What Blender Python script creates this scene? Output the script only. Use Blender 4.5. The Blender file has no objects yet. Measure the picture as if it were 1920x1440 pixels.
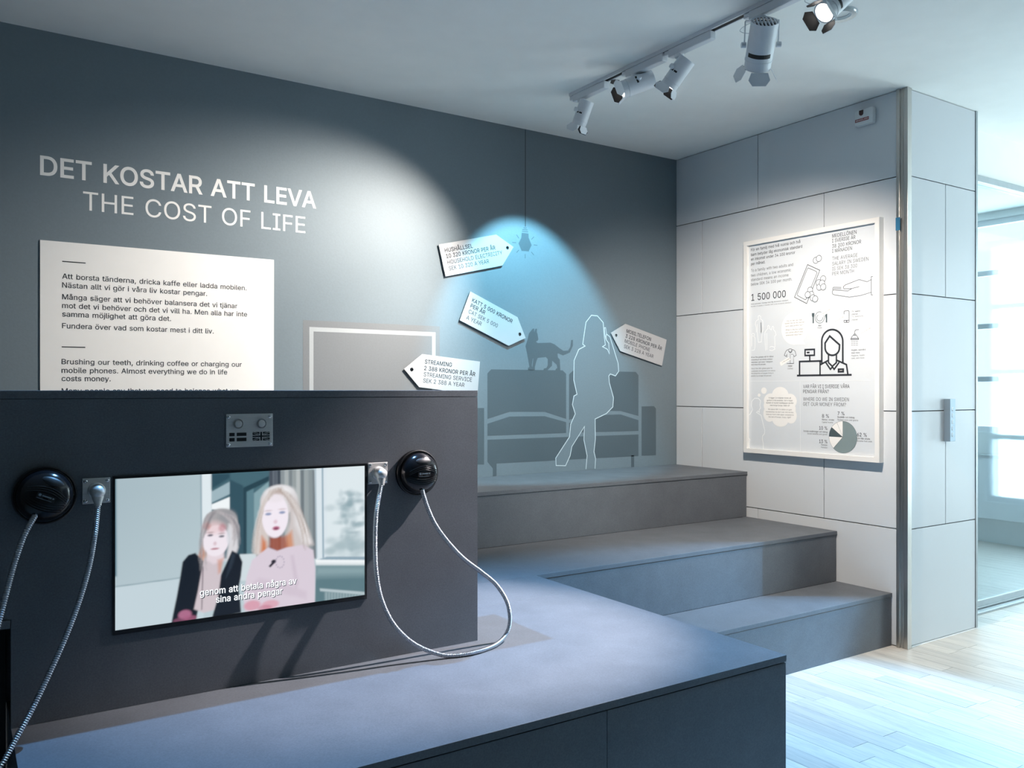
import bpy, bmesh, math, random
import numpy as np
from mathutils import Vector, Matrix
random.seed(7)
S = bpy.context.scene
COL = S.collection
# ------------------------------------------------------------------ camera
F = 1591.0; HZ = 731.0; EYE = 1.318; ANG = math.radians(33.42)
SA, CA = math.sin(ANG), math.cos(ANG)
cam_d = bpy.data.cameras.new('camera'); cam = bpy.data.objects.new('camera', cam_d); COL.objects.link(cam)
cam.location = (0, 0, EYE); cam.rotation_euler = (math.pi/2, 0, -ANG)
cam_d.sensor_width = 36; cam_d.lens = F/1920*36; cam_d.shift_y = (HZ-720)/1920; cam_d.clip_start = .02
S.camera = cam
# ------------------------------------------------------------------ world, exposure, large lights
S.view_settings.view_transform = 'Standard'; S.view_settings.look = 'None'
S.view_settings.exposure = 0.27; S.view_settings.gamma = 1.0; S.view_settings.use_curve_mapping = False
w = bpy.data.worlds.new('overcast_sky'); S.world = w; w.use_nodes = True
bg = w.node_tree.nodes['Background']; bg.inputs[0].default_value = (.80, .93, 1, 1); bg.inputs[1].default_value = 1.8
YW, XR, YR, ZC = 4.138, 4.048, 2.50, 2.857      # left wall plane, right wall plane, return plane, ceiling
XE = 7.5                                         # window wall
YG = 2.67                                        # glass doors
def area(name, loc, direction, sx, sy, power, color):
    l = bpy.data.lights.new(name, 'AREA'); l.shape = 'RECTANGLE'; l.size = sx; l.size_y = sy
    l.energy = power; l.color = color
    o = bpy.data.objects.new(name, l); COL.objects.link(o); o.location = loc
    o.rotation_euler = Vector(direction).to_track_quat('-Z', 'Y').to_euler(); return o
DAY = (.80, .95, 1.0)
area('daylight_front_window', (XE+.25, 2.05, 1.50), (-1, 0, 0), 1.1, 2.3, 75, DAY)
area('daylight_rear_window', (XE+.25, -1.2, 1.50), (-1, 0, 0), 2.6, 2.3, 175, (.84, .95, 1.0))
area('daylight_passage_window', (XE+.25, 4.3, 1.87), (-1, 0, 0), 2.6, 1.85, 70, (.86, .96, 1.0))

area('added_passage_fill', (6.3, 4.6, ZC-.03), (0, 0, -1), 1.2, .6, 15, (.90, .97, 1.0))  # unseen fill lamp, added to brighten the passage behind the glass

def spot(name, loc, target, power, color, deg, blend, rad):
    l = bpy.data.lights.new(name, 'SPOT'); l.energy = power; l.color = color
    l.spot_size = math.radians(deg); l.spot_blend = blend; l.shadow_soft_size = rad
    o = bpy.data.objects.new(name, l); COL.objects.link(o); o.location = loc
    o.rotation_euler = (Vector(target)-Vector(loc)).to_track_quat('-Z', 'Y').to_euler(); return o

# ------------------------------------------------------------------ projection helpers (photo measurements -> points on real planes)
def ray(u, v):
    r = (u-960)/F
    return Vector((SA+CA*r, CA-SA*r, (HZ-v)/F))
def onY(u, v, Y):
    d = ray(u, v); t = Y/d.y; return Vector((d.x*t, Y, EYE+d.z*t))
def onX(u, v, X):
    d = ray(u, v); t = X/d.x; return Vector((X, d.y*t, EYE+d.z*t))
def project(p):
    dep = p[0]*SA+p[1]*CA
    return 960+F*(p[0]*CA-p[1]*SA)/dep, HZ-F*(p[2]-EYE)/dep

class Frame:
    """a plane with in-plane axes A (right) and B (up) and an outward normal N"""
    def __init__(s, O, A, B):
        s.O, s.A, s.B = Vector(O), Vector(A), Vector(B); s.N = s.A.cross(s.B)
    def w(s, a, b, n=0): return s.O+s.A*a+s.B*b+s.N*n
    def px(s, u, v, n=0):
        d = ray(u, v); c = Vector((0, 0, EYE)); O = s.O+s.N*n
        t = (O-c).dot(s.N)/d.dot(s.N); q = c+d*t-O
        return (q.dot(s.A), q.dot(s.B))
FL = Frame((0, YW, 0), (1, 0, 0), (0, 0, 1))          # left wall, faces the camera side
FR = Frame((XR, 0, 0), (0, -1, 0), (0, 0, 1))         # right wall
YP = 2.242
FP = Frame((0, YP, 0), (1, 0, 0), (0, 0, 1))          # front of the partition
FT = Frame((0, YR, 0), (1, 0, 0), (0, 0, 1))          # return wall

# ------------------------------------------------------------------ object helpers
ORG = {}
def empty(name, loc):
    o = bpy.data.objects.new(name, None); COL.objects.link(o); o.location = loc; o.empty_display_size = .05
    ORG[o.name] = Vector(loc); return o
def tag(o, label=None, cat=None, group=None, kind=None):
    if label: o['label'] = label
    if cat: o['category'] = cat
    if group: o['group'] = group
    if kind: o['kind'] = kind
    return o
def thing(name, label, cat, loc, group=None): return tag(empty(name, loc), label, cat, group)
def mesh_obj(name, verts, faces, mats, parent=None, midx=None, smooth=False, at=None):
    at = Vector(at) if at is not None else None
    base = ORG[parent.name] if parent else Vector((0, 0, 0))
    org = at if at is not None else (base if parent else Vector((0, 0, 0)))
    me = bpy.data.meshes.new(name)
    me.from_pydata([tuple(Vector(v)-org) for v in verts], [], faces)
    if not isinstance(mats, (list, tuple)): mats = [mats]
    for m in mats: me.materials.append(m)
    if midx is not None: me.polygons.foreach_set('material_index', midx)
    if smooth: me.polygons.foreach_set('use_smooth', [True]*len(me.polygons))
    me.update()
    o = bpy.data.objects.new(name, me); COL.objects.link(o)
    if parent: o.parent = parent
    o.location = org-base if parent else org
    ORG[o.name] = org
    return o

class MB:
    def __init__(s): s.v, s.f, s.m = [], [], []; s.cur = 0
    def add(s, vs, fs):
        n = len(s.v); s.v += [Vector(x) for x in vs]; s.f += [tuple(i+n for i in f) for f in fs]; s.m += [s.cur]*len(fs); return s
    def box(s, x0, x1, y0, y1, z0, z1, bev=0):
        if bev <= 0:
            return s.add([(x0,y0,z0),(x1,y0,z0),(x1,y1,z0),(x0,y1,z0),(x0,y0,z1),(x1,y0,z1),(x1,y1,z1),(x0,y1,z1)],
                         [(0,3,2,1),(4,5,6,7),(0,1,5,4),(1,2,6,5),(2,3,7,6),(3,0,4,7)])
        bm = bmesh.new(); r = bmesh.ops.create_cube(bm, size=1)
        for v in bm.verts: v.co = Vector((x0+(v.co.x+.5)*(x1-x0), y0+(v.co.y+.5)*(y1-y0), z0+(v.co.z+.5)*(z1-z0)))
        bmesh.ops.bevel(bm, geom=bm.edges[:], offset=bev, segments=2, profile=.5, affect='EDGES')
        bm.verts.index_update()
        s.add([v.co.copy() for v in bm.verts], [tuple(v.index for v in f.verts) for f in bm.faces]); bm.free(); return s
    def obox(s, c, ax, ay, az, hx, hy, hz):
        c, ax, ay, az = map(Vector, (c, ax, ay, az)); P = []
        for k in (-1, 1):
            for i, j in ((-1,-1),(1,-1),(1,1),(-1,1)): P.append(c+ax*i*hx+ay*j*hy+az*k*hz)
        return s.add(P, [(0,3,2,1),(4,5,6,7),(0,1,5,4),(1,2,6,5),(2,3,7,6),(3,0,4,7)])
    def lathe(s, c, axis, prof, n=32, cap0=True, cap1=True):
        """prof: list of (radius, distance along axis)"""
        c, axis = Vector(c), Vector(axis).normalized()
        p = axis.orthogonal().normalized(); q = axis.cross(p)
        P, Fc = [], []
        for r, h in prof:
            for k in range(n):
                t = 2*math.pi*k/n; P.append(c+axis*h+p*math.cos(t)*r+q*math.sin(t)*r)
        for i in range(len(prof)-1):
            for k in range(n):
                k2 = (k+1) % n; Fc.append((i*n+k, i*n+k2, (i+1)*n+k2, (i+1)*n+k))
        if cap0: Fc.append(tuple(reversed(range(n))))
        if cap1: Fc.append(tuple((len(prof)-1)*n+k for k in range(n)))
        return s.add(P, Fc)
    def cyl(s, a, b, r, n=16):
        a, b = Vector(a), Vector(b); return s.lathe(a, b-a, [(r, 0), (r, (b-a).length)], n)
    def tube(s, pts, rad, n=10, caps=True):
        pts = [Vector(p) for p in pts]; N = len(pts)
        t0 = (pts[1]-pts[0]).normalized(); p = t0.orthogonal().normalized(); P, Fc = [], []
        for i in range(N):
            t = (pts[min(i+1, N-1)]-pts[max(i-1, 0)]).normalized()
            p = (p-t*p.dot(t)).normalized(); q = t.cross(p)
            r = rad(i) if callable(rad) else rad
            for k in range(n):
                a = 2*math.pi*k/n; P.append(pts[i]+p*math.cos(a)*r+q*math.sin(a)*r)
        for i in range(N-1):
            for k in range(n):
                k2 = (k+1) % n; Fc.append((i*n+k, i*n+k2, (i+1)*n+k2, (i+1)*n+k))
        if caps: Fc.append(tuple(reversed(range(n)))); Fc.append(tuple((N-1)*n+k for k in range(n)))
        return s.add(P, Fc)
    def obj(s, name, mats, parent=None, smooth=False, at=None):
        o = mesh_obj(name, s.v, s.f, mats, parent, s.m, False, at)
        if smooth:
            me = o.data
            for p in me.polygons: p.use_smooth = len(p.vertices) <= 4
            try: me.set_sharp_from_angle(angle=math.radians(40))
            except Exception: pass
        return o

def curve_mesh(cu):
    o = bpy.data.objects.new('tmp', cu); me = o.to_mesh()
    vs = [v.co.copy() for v in me.vertices]; fs = [tuple(p.vertices) for p in me.polygons]
    o.to_mesh_clear(); bpy.data.objects.remove(o); bpy.data.curves.remove(cu); return vs, fs
def shape(mb, fr, loops, n0, thick=0.0):
    """filled outline(s) in plane coordinates, standing n0..n0+thick off the plane; inner loops are holes"""
    cu = bpy.data.curves.new('tmp', 'CURVE'); cu.dimensions = '2D'; cu.fill_mode = 'BOTH'; cu.extrude = thick/2
    for lp in loops:
        sp = cu.splines.new('POLY'); sp.points.add(len(lp)-1); sp.use_cyclic_u = True
        for i, (a, b) in enumerate(lp): sp.points[i].co = (a, b, 0, 1)
    vs, fs = curve_mesh(cu)
    if thick == 0:      # keep one consistent side
        out = []
        for f in fs:
            a, b, c = vs[f[0]], vs[f[1]], vs[f[2]]
            out.append(f if (b-a).cross(c-a).z > 0 else tuple(reversed(f)))
        fs = out
    mb.add([fr.w(v.x, v.y, n0+thick/2+v.z) for v in vs], fs)
def stroke(mb, fr, pts, wd, n0, closed=False):
    P = [Vector(p) for p in pts]; N = len(P); L = []; R = []
    for i in range(N):
        if closed: a, b = P[(i-1) % N], P[(i+1) % N]
        else: a, b = P[max(i-1, 0)], P[min(i+1, N-1)]
        d1 = (P[i]-a); d2 = (b-P[i])
        if d1.length < 1e-9: d1 = d2
        if d2.length < 1e-9: d2 = d1
        d1.normalize(); d2.normalize(); n1 = Vector((-d1.y, d1.x)); n2 = Vector((-d2.y, d2.x))
        m = n1+n2
        m = n1 if m.length < .2 else m.normalized()
        k = wd/2/max(m.dot(n1), .45)
        L.append(P[i]+m*k); R.append(P[i]-m*k)
    vs = []
    for l, r in zip(L, R): vs += [fr.w(r.x, r.y, n0), fr.w(l.x, l.y, n0)]
    fs = []
    for i in range(N if closed else N-1):
        j = (i+1) % N; fs.append((2*i, 2*j, 2*j+1, 2*i+1))
    mb.add(vs, fs)
def ring_pts(c, ra, rb=None, n=24, a0=0, a1=360, closed=True):
    rb = rb or ra; k = n if closed else n+1
    return [(c[0]+ra*math.cos(math.radians(a0+(a1-a0)*i/n)), c[1]+rb*math.sin(math.radians(a0+(a1-a0)*i/n))) for i in range(k)]
# grotesque lettering
GLYPHS = {   # per letter: advance, outline loops as x,y pairs in thousandths
    'A': (479, [[16,0,201,509,276,509,463,0,395,0,287,302,276,334,264,372,250,420,232,478,245,478,228,419,213,371,201,333,191,302,85,0], [110,142,110,199,370,199,370,142]]),
    'B': (456, [[60,0,60,509,241,509,289,504,329,491,359,469,381,442,394,410,398,374,395,344,387,320,373,301,356,286,336,275,315,267,315,262,339,257,363,245,385,227,402,203,414,173,418,136,413,100,400,67,377,39,344,18,301,4,247,0], [125,57,245,57,296,63,330,80,349,105,355,137,352,161,342,184,327,203,306,218,279,228,248,231,125,231], [125,285,238,285,265,288,288,296,308,309,323,326,333,348,336,372,330,403,313,429,283,446,240,452,125,452]]),
    'C': (510, [[267,-7,225,-3,186,7,150,25,119,49,92,79,70,115,53,157,44,203,40,254,44,305,53,352,70,393,92,429,119,459,150,484,186,501,225,512,267,516,305,513,340,504,373,490,402,471,427,447,448,418,463,385,473,348,408,348,401,373,389,395,375,413,357,428,337,440,315,449,292,454,267,456,223,450,184,432,150,403,125,364,109,314,103,254,109,194,125,145,151,105,184,76,223,59,267,53,292,55,315,60,337,69,357,81,375,96,389,114,401,136,408,160,473,160,463,124,448,91,428,62,402,38,373,19,341,5,305,-4]]),
    'D': (502, [[219,0,96,0,96,57,215,57,272,63,318,81,354,110,379,149,394,198,399,255,394,312,379,361,354,399,320,428,275,446,221,452,93,452,93,509,225,509,273,505,315,495,353,478,399,441,433,391,449,351,458,306,462,255,458,205,449,159,433,119,411,83,384,54,351,31,312,14,268,3], [125,509,125,0,60,0,60,509]]),
    'E': (418, [[60,0,60,509,372,509,372,452,125,452,125,286,355,286,355,229,125,229,125,57,375,57,375,0]]),
    'F': (410, [[60,0,60,509,369,509,369,452,125,452,125,278,346,278,346,221,125,221,125,0]]),
    'G': (520, [[269,-7,225,-3,185,7,149,25,118,49,91,79,69,116,53,157,43,203,40,254,43,305,53,352,69,393,91,429,117,459,149,484,184,501,223,512,265,516,304,513,340,504,374,489,403,469,429,445,449,416,465,384,474,349,408,349,399,372,387,393,373,411,356,427,337,439,315,448,291,454,265,456,222,450,183,432,150,404,125,364,109,314,103,254,109,194,125,145,151,105,184,76,224,59,269,53,309,57,345,71,374,93,396,123,410,160,415,202,434,199,283,199,283,256,478,256,478,200,471,141,451,91,419,50,377,19,326,0]]),
    'H': (517, [[60,0,60,509,125,509,125,289,392,289,392,509,457,509,457,0,392,0,392,232,125,232,125,0]]),
    'I': (300, [[31,0,31,57,118,57,118,452,31,452,31,509,269,509,269,452,183,452,183,57,269,57,269,0]]),
    'J': (396, [[185,-7,124,3,75,33,52,63,38,100,33,145,33,173,98,173,98,145,104,104,122,74,149,56,185,50,220,56,248,74,266,104,272,145,272,509,336,509,336,145,332,100,318,63,294,33,246,3]]),
    'K': (467, [[104,145,104,216,122,239,139,261,157,282,174,303,193,324,212,344,364,509,448,509,231,276,228,276], [60,0,60,509,125,509,125,334,124,225,125,193,125,0], [372,0,188,259,228,309,449,0]]),
    'L': (393, [[60,0,60,509,125,509,125,57,361,57,361,0]]),
    'M': (628, [[60,0,60,509,152,509,277,187,287,159,299,123,311,84,322,49,307,49,318,83,330,121,342,158,352,187,476,509,568,509,568,0,504,0,504,291,504,327,505,369,506,413,507,457,513,457,505,433,498,409,482,363,467,322,456,291,342,0,286,0,170,291,159,321,145,361,129,408,112,457,119,457,120,416,121,372,122,328,122,291,122,0]]),
    'N': (523, [[60,0,60,509,136,509,343,183,352,169,363,151,375,130,388,107,401,82,414,55,405,54,402,81,401,108,400,134,399,157,399,195,399,509,463,509,463,0,387,0,202,290,177,331,164,354,148,381,108,452,119,454,122,384,124,328,125,291,125,0]]),
    'O': (533, [[267,-7,225,-3,186,7,150,25,119,49,92,79,70,115,53,157,44,203,40,254,44,305,53,352,70,393,92,429,119,459,150,484,186,501,225,512,267,516,309,512,348,501,384,484,415,459,442,429,464,393,480,352,490,305,493,254,490,203,480,157,464,115,442,79,415,49,384,25,348,7,309,-3], [267,53,310,59,349,76,383,105,408,144,425,194,430,254,425,314,408,365,383,404,349,433,310,450,267,456,223,450,184,433,151,404,125,364,109,314,103,254,109,194,125,144,151,105,184,76,223,59]]),
    'P': (444, [[60,0,60,509,235,509,289,503,332,487,366,462,390,430,404,391,409,348,404,304,390,265,366,233,332,207,289,191,235,186,109,186,109,242,233,242,269,246,297,256,318,272,333,294,342,319,344,348,342,376,333,402,318,423,297,439,268,449,232,452,125,452,125,0]]),
    'Q': (533, [[245,159,313,159,369,85,384,65,468,-48,401,-48,346,27,331,46], [267,-7,225,-3,186,7,150,25,119,49,92,79,70,115,53,157,44,203,40,254,44,305,53,352,70,393,92,429,119,459,150,484,186,501,225,512,267,516,309,512,348,501,384,484,415,459,442,429,464,393,480,352,490,305,493,254,490,203,480,157,464,115,442,79,415,49,384,25,348,7,309,-3], [267,53,310,59,349,76,383,105,408,144,425,194,430,254,425,314,408,365,383,404,349,433,310,450,267,456,223,450,184,433,151,404,125,364,109,314,103,254,109,194,125,144,151,105,184,76,223,59]]),
    'R': (449, [[60,0,60,509,236,509,290,504,333,489,367,465,390,433,405,395,409,352,405,309,390,271,367,240,333,217,289,203,236,198,96,198,96,255,234,255,269,258,298,267,319,281,334,300,342,324,345,352,342,380,334,405,319,425,298,440,269,449,233,452,125,452,125,0], [353,0,230,229,303,229,428,0]]),
    'S': (446, [[224,-9,172,-4,128,9,91,31,64,60,46,96,38,137,104,137,110,110,123,88,142,71,166,59,194,52,224,49,257,52,286,60,311,74,329,92,341,114,346,139,342,161,332,179,316,193,296,205,272,214,245,222,184,239,128,260,86,289,60,326,52,372,58,413,75,448,102,476,138,498,180,511,227,516,275,511,316,498,351,476,377,449,394,415,401,378,337,378,326,412,302,437,267,453,225,459,194,456,167,448,145,435,129,418,118,398,115,376,119,352,131,334,148,319,169,308,191,300,212,293,264,279,287,272,312,264,336,252,359,238,379,220,395,198,405,171,408,139,403,99,386,64,360,34,323,11,278,-4]]),
    'T': (448, [[32,452,32,509,417,509,417,452,257,452,257,0,193,0,193,452]]),
    'U': (517, [[259,-8,203,-2,154,15,114,43,85,80,66,124,60,173,60,509,124,509,124,178,128,144,141,113,160,87,187,68,220,56,259,52,298,56,331,68,357,87,377,113,389,144,393,178,393,509,457,509,457,173,451,124,433,80,403,43,363,15,315,-2]]),
    'V': (479, [[204,0,16,509,84,509,192,206,203,176,215,137,230,89,248,31,235,31,252,90,267,138,279,176,290,206,395,509,463,509,278,0]]),
    'W': (686, [[155,0,16,509,82,509,163,196,170,171,175,145,187,94,192,67,197,40,189,40,194,67,200,94,205,120,211,145,224,196,306,509,380,509,462,196,468,171,474,145,486,94,492,67,497,40,488,40,493,67,499,94,504,120,510,145,523,196,603,509,670,509,530,0,455,0,368,323,359,356,351,391,344,431,336,475,350,475,342,433,335,395,327,359,318,323,230,0]]),
    'X': (474, [[18,0,217,284,217,236,29,509,104,509,178,400,192,379,204,361,214,345,223,329,233,312,243,292,232,292,252,329,261,345,272,361,298,400,374,509,446,509,259,239,259,287,456,0,382,0,292,129,268,165,259,180,250,195,241,212,230,231,244,231,235,213,225,196,216,181,206,166,182,129,91,0]]),
    'Y': (472, [[203,0,203,208,16,509,91,509,192,344,208,318,222,292,236,264,250,230,224,230,237,265,251,293,265,318,280,344,381,509,455,509,268,208,268,0]]),
    'Z': (438, [[42,0,42,46,273,385,289,408,306,431,323,453,341,476,348,454,317,453,285,452,254,452,223,452,40,452,40,509,397,509,397,462,169,129,152,105,134,81,97,33,90,54,121,56,152,57,183,57,214,57,399,57,399,0]]),
    'Å': (479, [[16,0,201,509,276,509,463,0,395,0,287,302,276,334,264,372,250,420,232,478,245,478,228,419,213,371,201,333,191,302,85,0], [110,142,110,199,370,199,370,142], [240,527,216,530,195,539,177,553,163,570,154,590,151,612,154,635,163,656,177,673,195,686,216,694,240,697,263,694,284,686,303,673,317,656,326,635,329,612,326,590,317,570,303,553,284,539,263,530], [240,571,256,574,270,583,279,596,282,612,279,629,270,643,256,652,240,655,224,652,210,643,201,629,198,612,201,596,210,583,224,574]]),
    'Ä': (479, [[16,0,201,509,276,509,463,0,395,0,287,302,276,334,264,372,250,420,232,478,245,478,228,419,213,371,201,333,191,302,85,0], [110,142,110,199,370,199,370,142], [312,572,296,575,283,584,274,597,271,612,274,628,283,641,296,650,312,653,327,650,340,641,349,628,352,612,349,597,340,584,327,575], [168,572,152,575,139,584,130,597,127,612,130,628,139,641,152,650,168,653,183,650,196,641,205,628,208,612,205,597,196,584,183,575]]),
    'Ö': (533, [[267,-7,225,-3,186,7,150,25,119,49,92,79,70,115,53,157,44,203,40,254,44,305,53,352,70,393,92,429,119,459,150,484,186,501,225,512,267,516,309,512,348,501,384,484,415,459,442,429,464,393,480,352,490,305,493,254,490,203,480,157,464,115,442,79,415,49,384,25,348,7,309,-3], [267,53,310,59,349,76,383,105,408,144,425,194,430,254,425,314,408,365,383,404,349,433,310,450,267,456,223,450,184,433,151,404,125,364,109,314,103,254,109,194,125,144,151,105,184,76,223,59], [339,572,323,575,310,584,301,597,298,612,301,628,310,641,323,650,339,653,355,650,368,641,376,628,379,612,376,597,368,584,355,575], [195,572,180,575,167,584,158,597,155,612,158,628,167,641,180,650,195,653,211,650,224,641,233,628,236,612,233,597,224,584,211,575]]),
    'a': (389, [[160,-9,126,-5,94,5,68,22,48,45,35,73,30,108,34,138,43,161,58,179,78,193,100,203,125,211,152,216,178,220,234,227,252,230,265,235,273,243,276,255,276,257,273,279,267,297,256,311,240,322,220,329,196,331,171,329,149,322,132,313,118,301,107,288,100,274,41,291,57,322,79,346,104,364,133,375,163,382,194,384,215,383,239,379,263,372,286,360,306,343,322,320,333,290,337,251,337,0,277,0,277,52,272,52,264,38,252,25,236,12,215,1,190,-6], [170,45,202,49,228,59,248,74,263,93,272,115,276,138,276,190,270,186,259,182,246,179,231,176,200,171,175,168,154,164,134,159,117,150,103,139,95,124,92,105,94,87,102,72,114,61,130,52,149,47]]),
    'b': (424, [[229,-8,198,-5,172,4,153,17,138,31,127,46,118,59,112,59,112,0,53,0,53,509,114,509,114,319,118,319,127,331,137,346,152,360,171,373,197,381,229,384,274,378,313,361,345,332,370,293,385,245,390,189,385,133,370,84,346,45,313,16,274,-2], [220,47,253,51,279,66,301,88,316,117,325,151,328,189,325,227,316,261,301,290,280,311,253,325,220,330,188,325,161,312,140,291,125,263,116,229,113,189,116,150,125,115,140,86,162,65,188,51]]),
    'c': (396, [[207,-8,159,-2,117,16,82,46,56,85,40,133,34,187,40,243,56,291,82,330,117,360,159,378,207,384,234,383,260,377,284,368,305,356,324,341,340,322,353,301,362,277,303,262,298,276,290,289,281,301,270,311,257,319,242,325,226,329,207,330,173,325,145,310,124,287,108,258,99,224,96,187,99,151,108,117,124,89,145,66,173,51,207,46,226,48,243,52,258,58,271,66,282,76,292,89,299,102,304,117,363,102,354,78,341,56,325,37,306,21,285,9,261,-1,235,-6]]),
    'd': (424, [[195,-8,151,-2,111,16,79,45,55,84,39,133,34,189,39,245,55,293,79,332,112,361,151,378,196,384,228,381,253,373,272,360,287,346,298,331,306,319,311,319,311,509,372,509,372,0,313,0,313,59,307,59,298,46,287,31,272,17,252,4,227,-5], [205,47,236,51,263,65,284,86,299,115,309,150,312,189,309,229,300,263,284,291,263,312,237,325,205,330,172,325,145,311,124,290,108,261,99,227,96,189,99,151,109,117,124,88,145,66,172,51]]),
    'e': (404, [[212,-8,161,-2,117,16,82,46,56,85,40,132,34,187,39,242,55,290,81,329,115,359,157,378,205,384,236,382,266,374,294,361,319,341,341,315,357,282,368,242,371,194,371,169,75,169,75,221,338,221,310,202,307,237,298,269,283,294,263,314,237,326,205,330,173,326,146,313,125,294,109,270,99,241,96,211,96,178,100,139,110,106,128,80,151,61,179,50,212,46,234,48,254,53,271,61,285,73,297,88,306,105,365,91,353,63,335,39,311,19,283,4,249,-5]]),
    'f': (253, [[228,379,228,327,6,327,6,379], [81,0,81,432,84,461,96,486,113,505,135,519,161,527,187,530,207,529,222,527,234,524,243,521,227,468,215,472,206,473,195,474,171,470,154,460,145,443,142,419,142,0]]),
    'g': (425, [[207,-151,168,-148,134,-140,105,-127,82,-110,64,-91,51,-69,101,-41,110,-53,122,-66,136,-78,154,-88,178,-95,207,-97,249,-92,282,-75,304,-47,311,-6,311,68,306,68,298,56,287,41,272,28,252,16,227,8,195,5,152,10,113,27,80,53,55,90,39,136,34,191,39,246,55,293,80,332,112,361,152,378,196,384,228,382,253,373,273,360,288,346,299,331,308,319,313,319,313,379,372,379,372,-9,367,-54,350,-90,324,-117,291,-136,251,-147], [205,59,237,63,264,75,285,95,300,121,309,154,312,193,309,231,300,264,285,291,264,312,237,325,205,330,172,325,145,312,124,290,109,262,99,229,96,193,99,155,109,123,124,96,145,76,172,63]]),
    'h': (410, [[114,227,114,0,53,0,53,509,114,509,114,287,102,287,124,332,152,362,187,379,227,384,264,380,295,369,321,349,341,321,353,285,357,240,357,0,296,0,296,235,290,275,273,304,246,323,210,329,184,326,161,317,141,303,126,283,117,257]]),
    'i': (166, [[53,0,53,379,114,379,114,0], [84,443,67,446,54,455,44,468,41,483,44,499,54,512,67,521,84,524,100,521,114,512,123,499,126,483,123,468,114,455,100,446]]),
    'j': (166, [[53,379,114,379,114,-30,111,-63,102,-90,86,-113,65,-129,37,-139,4,-143,-10,-143,-10,-87,2,-87,25,-83,40,-72,50,-54,53,-29], [83,443,67,446,53,455,44,468,41,483,44,499,53,512,67,521,83,524,100,521,114,512,123,499,126,483,123,468,114,455,100,446]]),
    'k': (380, [[110,137,110,212,121,212,284,379,360,379,184,199,177,199], [53,0,53,509,114,509,114,0], [294,0,148,186,191,229,372,0]]),
    'l': (189, [[139,-2,101,3,74,20,58,47,53,84,53,509,114,509,114,99,115,77,120,62,130,54,146,52,160,53,170,54,181,3,162,-1,151,-2]]),
    'm': (610, [[53,0,53,379,112,379,112,295,108,295,118,323,132,346,151,363,172,376,195,384,219,386,257,380,287,361,309,331,321,295,312,295,322,321,337,343,357,361,381,375,407,383,437,386,468,383,497,372,522,354,541,328,553,296,557,255,557,0,496,0,496,254,490,289,473,313,447,326,419,330,395,328,374,320,358,307,345,290,338,270,335,247,335,0,274,0,274,260,269,288,253,311,229,326,199,330,178,328,158,320,140,307,126,289,117,266,114,238,114,0]]),
    'n': (410, [[114,227,114,0,53,0,53,379,112,379,112,287,102,287,124,332,152,362,187,379,227,384,264,380,295,369,321,349,341,321,353,285,357,240,357,0,296,0,296,235,290,275,273,304,246,323,210,329,184,326,161,317,141,303,126,283,117,257]]),
    'o': (415, [[207,-8,159,-2,117,16,82,46,56,85,40,133,34,187,40,243,56,291,82,330,117,360,159,378,207,384,256,378,299,360,333,330,359,291,376,243,381,187,376,133,359,85,333,46,299,16,256,-2], [207,46,242,51,270,66,292,89,307,117,316,151,319,187,316,224,307,258,292,287,270,310,242,325,207,330,173,325,145,310,124,287,108,258,99,224,96,187,99,151,108,117,124,89,145,66,173,51]]),
    'p': (424, [[53,-143,53,379,112,379,112,319,118,319,126,331,137,346,152,360,171,373,197,381,229,384,274,378,313,361,345,332,370,293,385,245,390,189,385,133,370,84,346,45,313,16,274,-2,229,-8,198,-5,173,4,153,17,138,31,127,46,118,59,114,59,114,-143], [220,47,253,51,279,66,301,88,316,117,325,151,328,189,325,227,316,261,301,290,280,311,253,325,220,330,188,325,161,312,140,291,125,263,116,229,113,189,116,150,125,115,140,86,162,65,188,51]]),
    'q': (424, [[372,-143,311,-143,311,59,306,59,298,46,287,31,272,17,252,4,227,-5,195,-8,151,-2,111,16,79,45,55,84,39,133,34,189,39,245,55,293,79,332,112,361,151,378,196,384,228,381,253,373,272,360,287,346,298,331,307,319,313,319,313,379,372,379], [205,47,236,51,263,65,284,86,299,115,309,150,312,189,309,229,300,263,284,291,263,312,237,325,205,330,172,325,145,311,124,290,108,261,99,227,96,189,99,151,109,117,124,88,145,66,172,51]]),
    'r': (259, [[53,0,53,379,112,379,112,321,115,321,130,347,152,367,181,380,213,385,229,384,243,384,243,322,230,324,219,325,207,326,182,323,159,315,140,301,126,284,117,262,114,237,114,0]]),
    's': (365, [[182,-8,145,-5,112,3,84,18,62,38,45,63,36,94,94,107,105,79,124,60,150,49,181,45,217,50,244,62,262,81,268,103,265,121,254,136,237,147,212,155,149,170,104,186,72,208,53,237,47,274,51,305,65,332,87,354,115,370,149,381,187,384,223,381,254,372,279,358,299,339,314,316,324,290,268,277,258,298,243,316,219,328,187,333,156,329,131,317,114,299,109,277,112,258,124,243,144,232,172,223,229,209,275,194,306,171,325,142,331,107,326,75,312,47,290,24,260,6,223,-5]]),
    't': (227, [[204,379,204,327,6,327,6,379], [65,471,126,471,126,98,128,76,136,61,150,53,170,50,185,51,202,54,213,2,203,-1,192,-3,180,-4,168,-4,125,2,92,21,72,52,65,93]]),
    'u': (410, [[182,-5,146,-1,115,11,89,31,69,59,57,95,53,139,53,379,114,379,114,144,119,105,137,75,164,56,200,50,226,53,249,62,268,77,283,97,293,122,296,153,296,379,357,379,357,0,298,0,298,92,307,92,286,47,257,17,222,0]]),
    'v': (389, [[163,0,17,379,84,379,165,155,177,121,187,87,196,53,206,21,184,21,194,53,203,87,213,121,224,155,305,379,371,379,226,0]]),
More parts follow.
